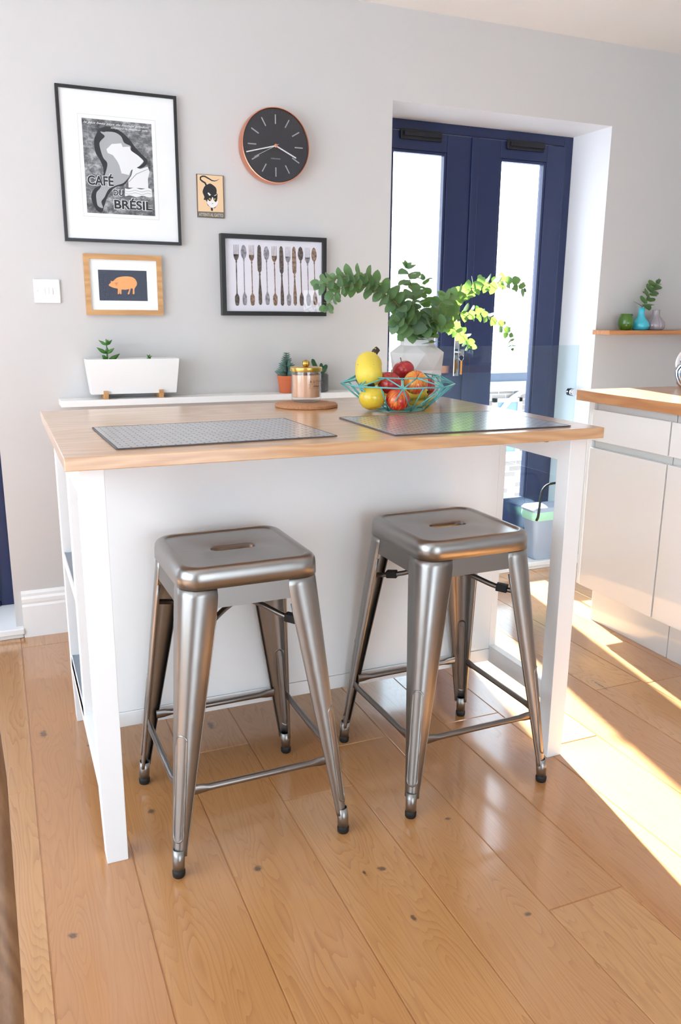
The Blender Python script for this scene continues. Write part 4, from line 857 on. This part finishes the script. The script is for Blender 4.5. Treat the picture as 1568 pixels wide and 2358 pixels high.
disc('hand_cap', [(.006, -.0440), (.006, -.0478), (.004, -.0485)], COPPER, ck)
textmesh('KARLSSON', .0062, MARK, 'lettering', align='CENTER', spacing=1.2, parent=ck, M=FT(0, -.0434, -.045))
disc('clock_glass', [(CR-.0048, -.0492), (.03, -.0498), (.001, -.0498)], PGL, ck)
# 6. light switch
sw = thing('light_switch', 'white double rocker light switch plate left of the pig picture', 'light switch', (.081, WY, 1.1925))
bm = B(); box(bm, -.0425, .0425, -.0085, -.0002, 0, .079); obj('plate', bm, WP, sw, bevel=.003)
for i in (-1, 0, 1):
    bm = B(); x_ = i*.0125; vs = box(bm, x_-.0058, x_+.0058, -.0110, -.0086, .0275, .0515); vs[4].co.y = vs[5].co.y = -.0135; obj('rocker', bm, WP, sw, bevel=.0006)
for sx in (-1, 1):
    bm = B(); rings = [[(sx*.030+q*math.cos(a*PI/8), y, .0395+q*math.sin(a*PI/8)) for a in range(16)] for q, y in ((.0028, -.0086), (.0026, -.0095), (.0006, -.0096))]; loft(bm, rings); obj('screw', bm, plain('screw_grey', (180, 180, 180), .3, .8), sw)

# ------------------------------------------------------------------ food caddy on the right door sill
cx_, cy_ = 2.245, WY+.030
cd_ = thing('food_waste_caddy', 'small grey kitchen caddy with green liner and black handle on the door sill', 'bin', (cx_, cy_, .0402))
CG = plain('caddy_grey', (158, 168, 184), .45); LIN = plain('green_liner', (176, 226, 196), .35)
bm = B(); rbox(bm, [(0, .072, .036, .018), (.006, .078, .040, .02), (.215, .102, .055, .024), (.225, .104, .057, .024)]); obj('bucket', bm, CG, cd_, smooth=40)
bm = B(); rbox(bm, [(.195, .1045, .0575, .025), (.215, .111, .062, .026), (.235, .109, .061, .026), (.240, .106, .058, .026)], cap0=False, cap1=False); obj('liner', bm, LIN, cd_, smooth=True)
bm = B(); rbox(bm, [(.236, .110, .060, .026), (.246, .112, .061, .026), (.256, .104, .055, .026), (.262, .060, .030, .02)]); obj('lid', bm, CG, cd_, smooth=40)
bm = B(); tube(bm, spline([(-.098, -.060, .200), (-.092, -.064, .225), (-.085, -.062, .30), (-.072, -.058, .345), (-.035, -.055, .368), (.035, -.055, .368), (.072, -.058, .345), (.085, -.062, .30), (.092, -.064, .225), (.098, -.060, .200)], 5), .0055, 8); obj('handle', bm, RUB, cd_, smooth=True)

# ------------------------------------------------------------------ wooden chair whose back post grazes the left frame edge
ch = thing('wooden_chair', 'brown wooden chair back cut off by the left frame edge in the foreground', 'chair', (-.36, -1.05, 0))
def cb_(nm, pts, w_, d_, rr=.012):
    bm = B(); rings = []
    for (x, y, z) in pts: rings.append([(x+a, y+b, z) for a, b in rrect(w_/2, d_/2, rr, 4)])
    loft(bm, rings); return obj(nm, bm, CHW, ch, smooth=40)
for s in (-1, 1): cb_('back_post', [(s*.20, -.02, 0), (s*.205, -.01, .25), (s*.212, .02, .45), (s*.217, .09, .62), (s*.2195, .155, .78), (s*.217, .172, .83), (s*.205, .180, .855), (s*.19, .184, .862)], .034, .030)
for s in (-1, 1): cb_('leg', [(s*.19, -.40, 0), (s*.19, -.40, .43)], .034, .034)
bm = B(); rbox(bm, [(.43, .215, .215, .03, 0, -.20), (.455, .22, .22, .035, 0, -.20)]); obj('seat', bm, CHW, ch, smooth=40)
bm = B(); loft(bm, [[(x, .158+q+.02*(1-(x/.21)**2), z) for q, z in ((-.01, .745), (.010, .745), (.030, .858), (.010, .858))] for x in [-.215+.43*i/12 for i in range(13)]]); obj('top_rail', bm, CHW, ch, smooth=40)
bm = B(); loft(bm, [[(x, .075+q, z) for q, z in ((-.01, .58), (.010, .58), (.028, .66), (.010, .66))] for x in (-.21, .21)]); obj('back_rail', bm, CHW, ch)

# ------------------------------------------------------------------ light
w_ = bpy.data.worlds.new('world'); sc.world = w_; w_.use_nodes = True; nt = w_.node_tree; bg = nt.nodes['Background']
tcw = nt.nodes.new('ShaderNodeTexCoord'); sx_ = nt.nodes.new('ShaderNodeSeparateXYZ'); nt.links.new(tcw.outputs['Generated'], sx_.inputs[0]); rp = nt.nodes.new('ShaderNodeValToRGB'); nt.links.new(sx_.outputs[2], rp.inputs[0])
rp.color_ramp.elements[0].position = 0; rp.color_ramp.elements[0].color = (.82, .91, 1, 1); rp.color_ramp.elements[1].position = .8; rp.color_ramp.elements[1].color = (.66, .82, 1, 1)
nt.links.new(rp.outputs[0], bg.inputs[0]); bg.inputs[1].default_value = 8.0
sl = bpy.data.lights.new('sun', 'SUN'); so = bpy.data.objects.new('sun', sl); COL.objects.link(so); sl.energy = 85; sl.angle = math.radians(1.2); sl.color = (.93, .97, 1)
so.rotation_euler = Vector((-.18, -1, -.68)).to_track_quat('-Z', 'Y').to_euler()
sc.view_settings.view_transform = 'Standard'; sc.view_settings.look = 'None'; sc.view_settings.exposure = -.42; sc.view_settings.gamma = 1
try: sc.view_settings.use_curve_mapping = False
except Exception: pass
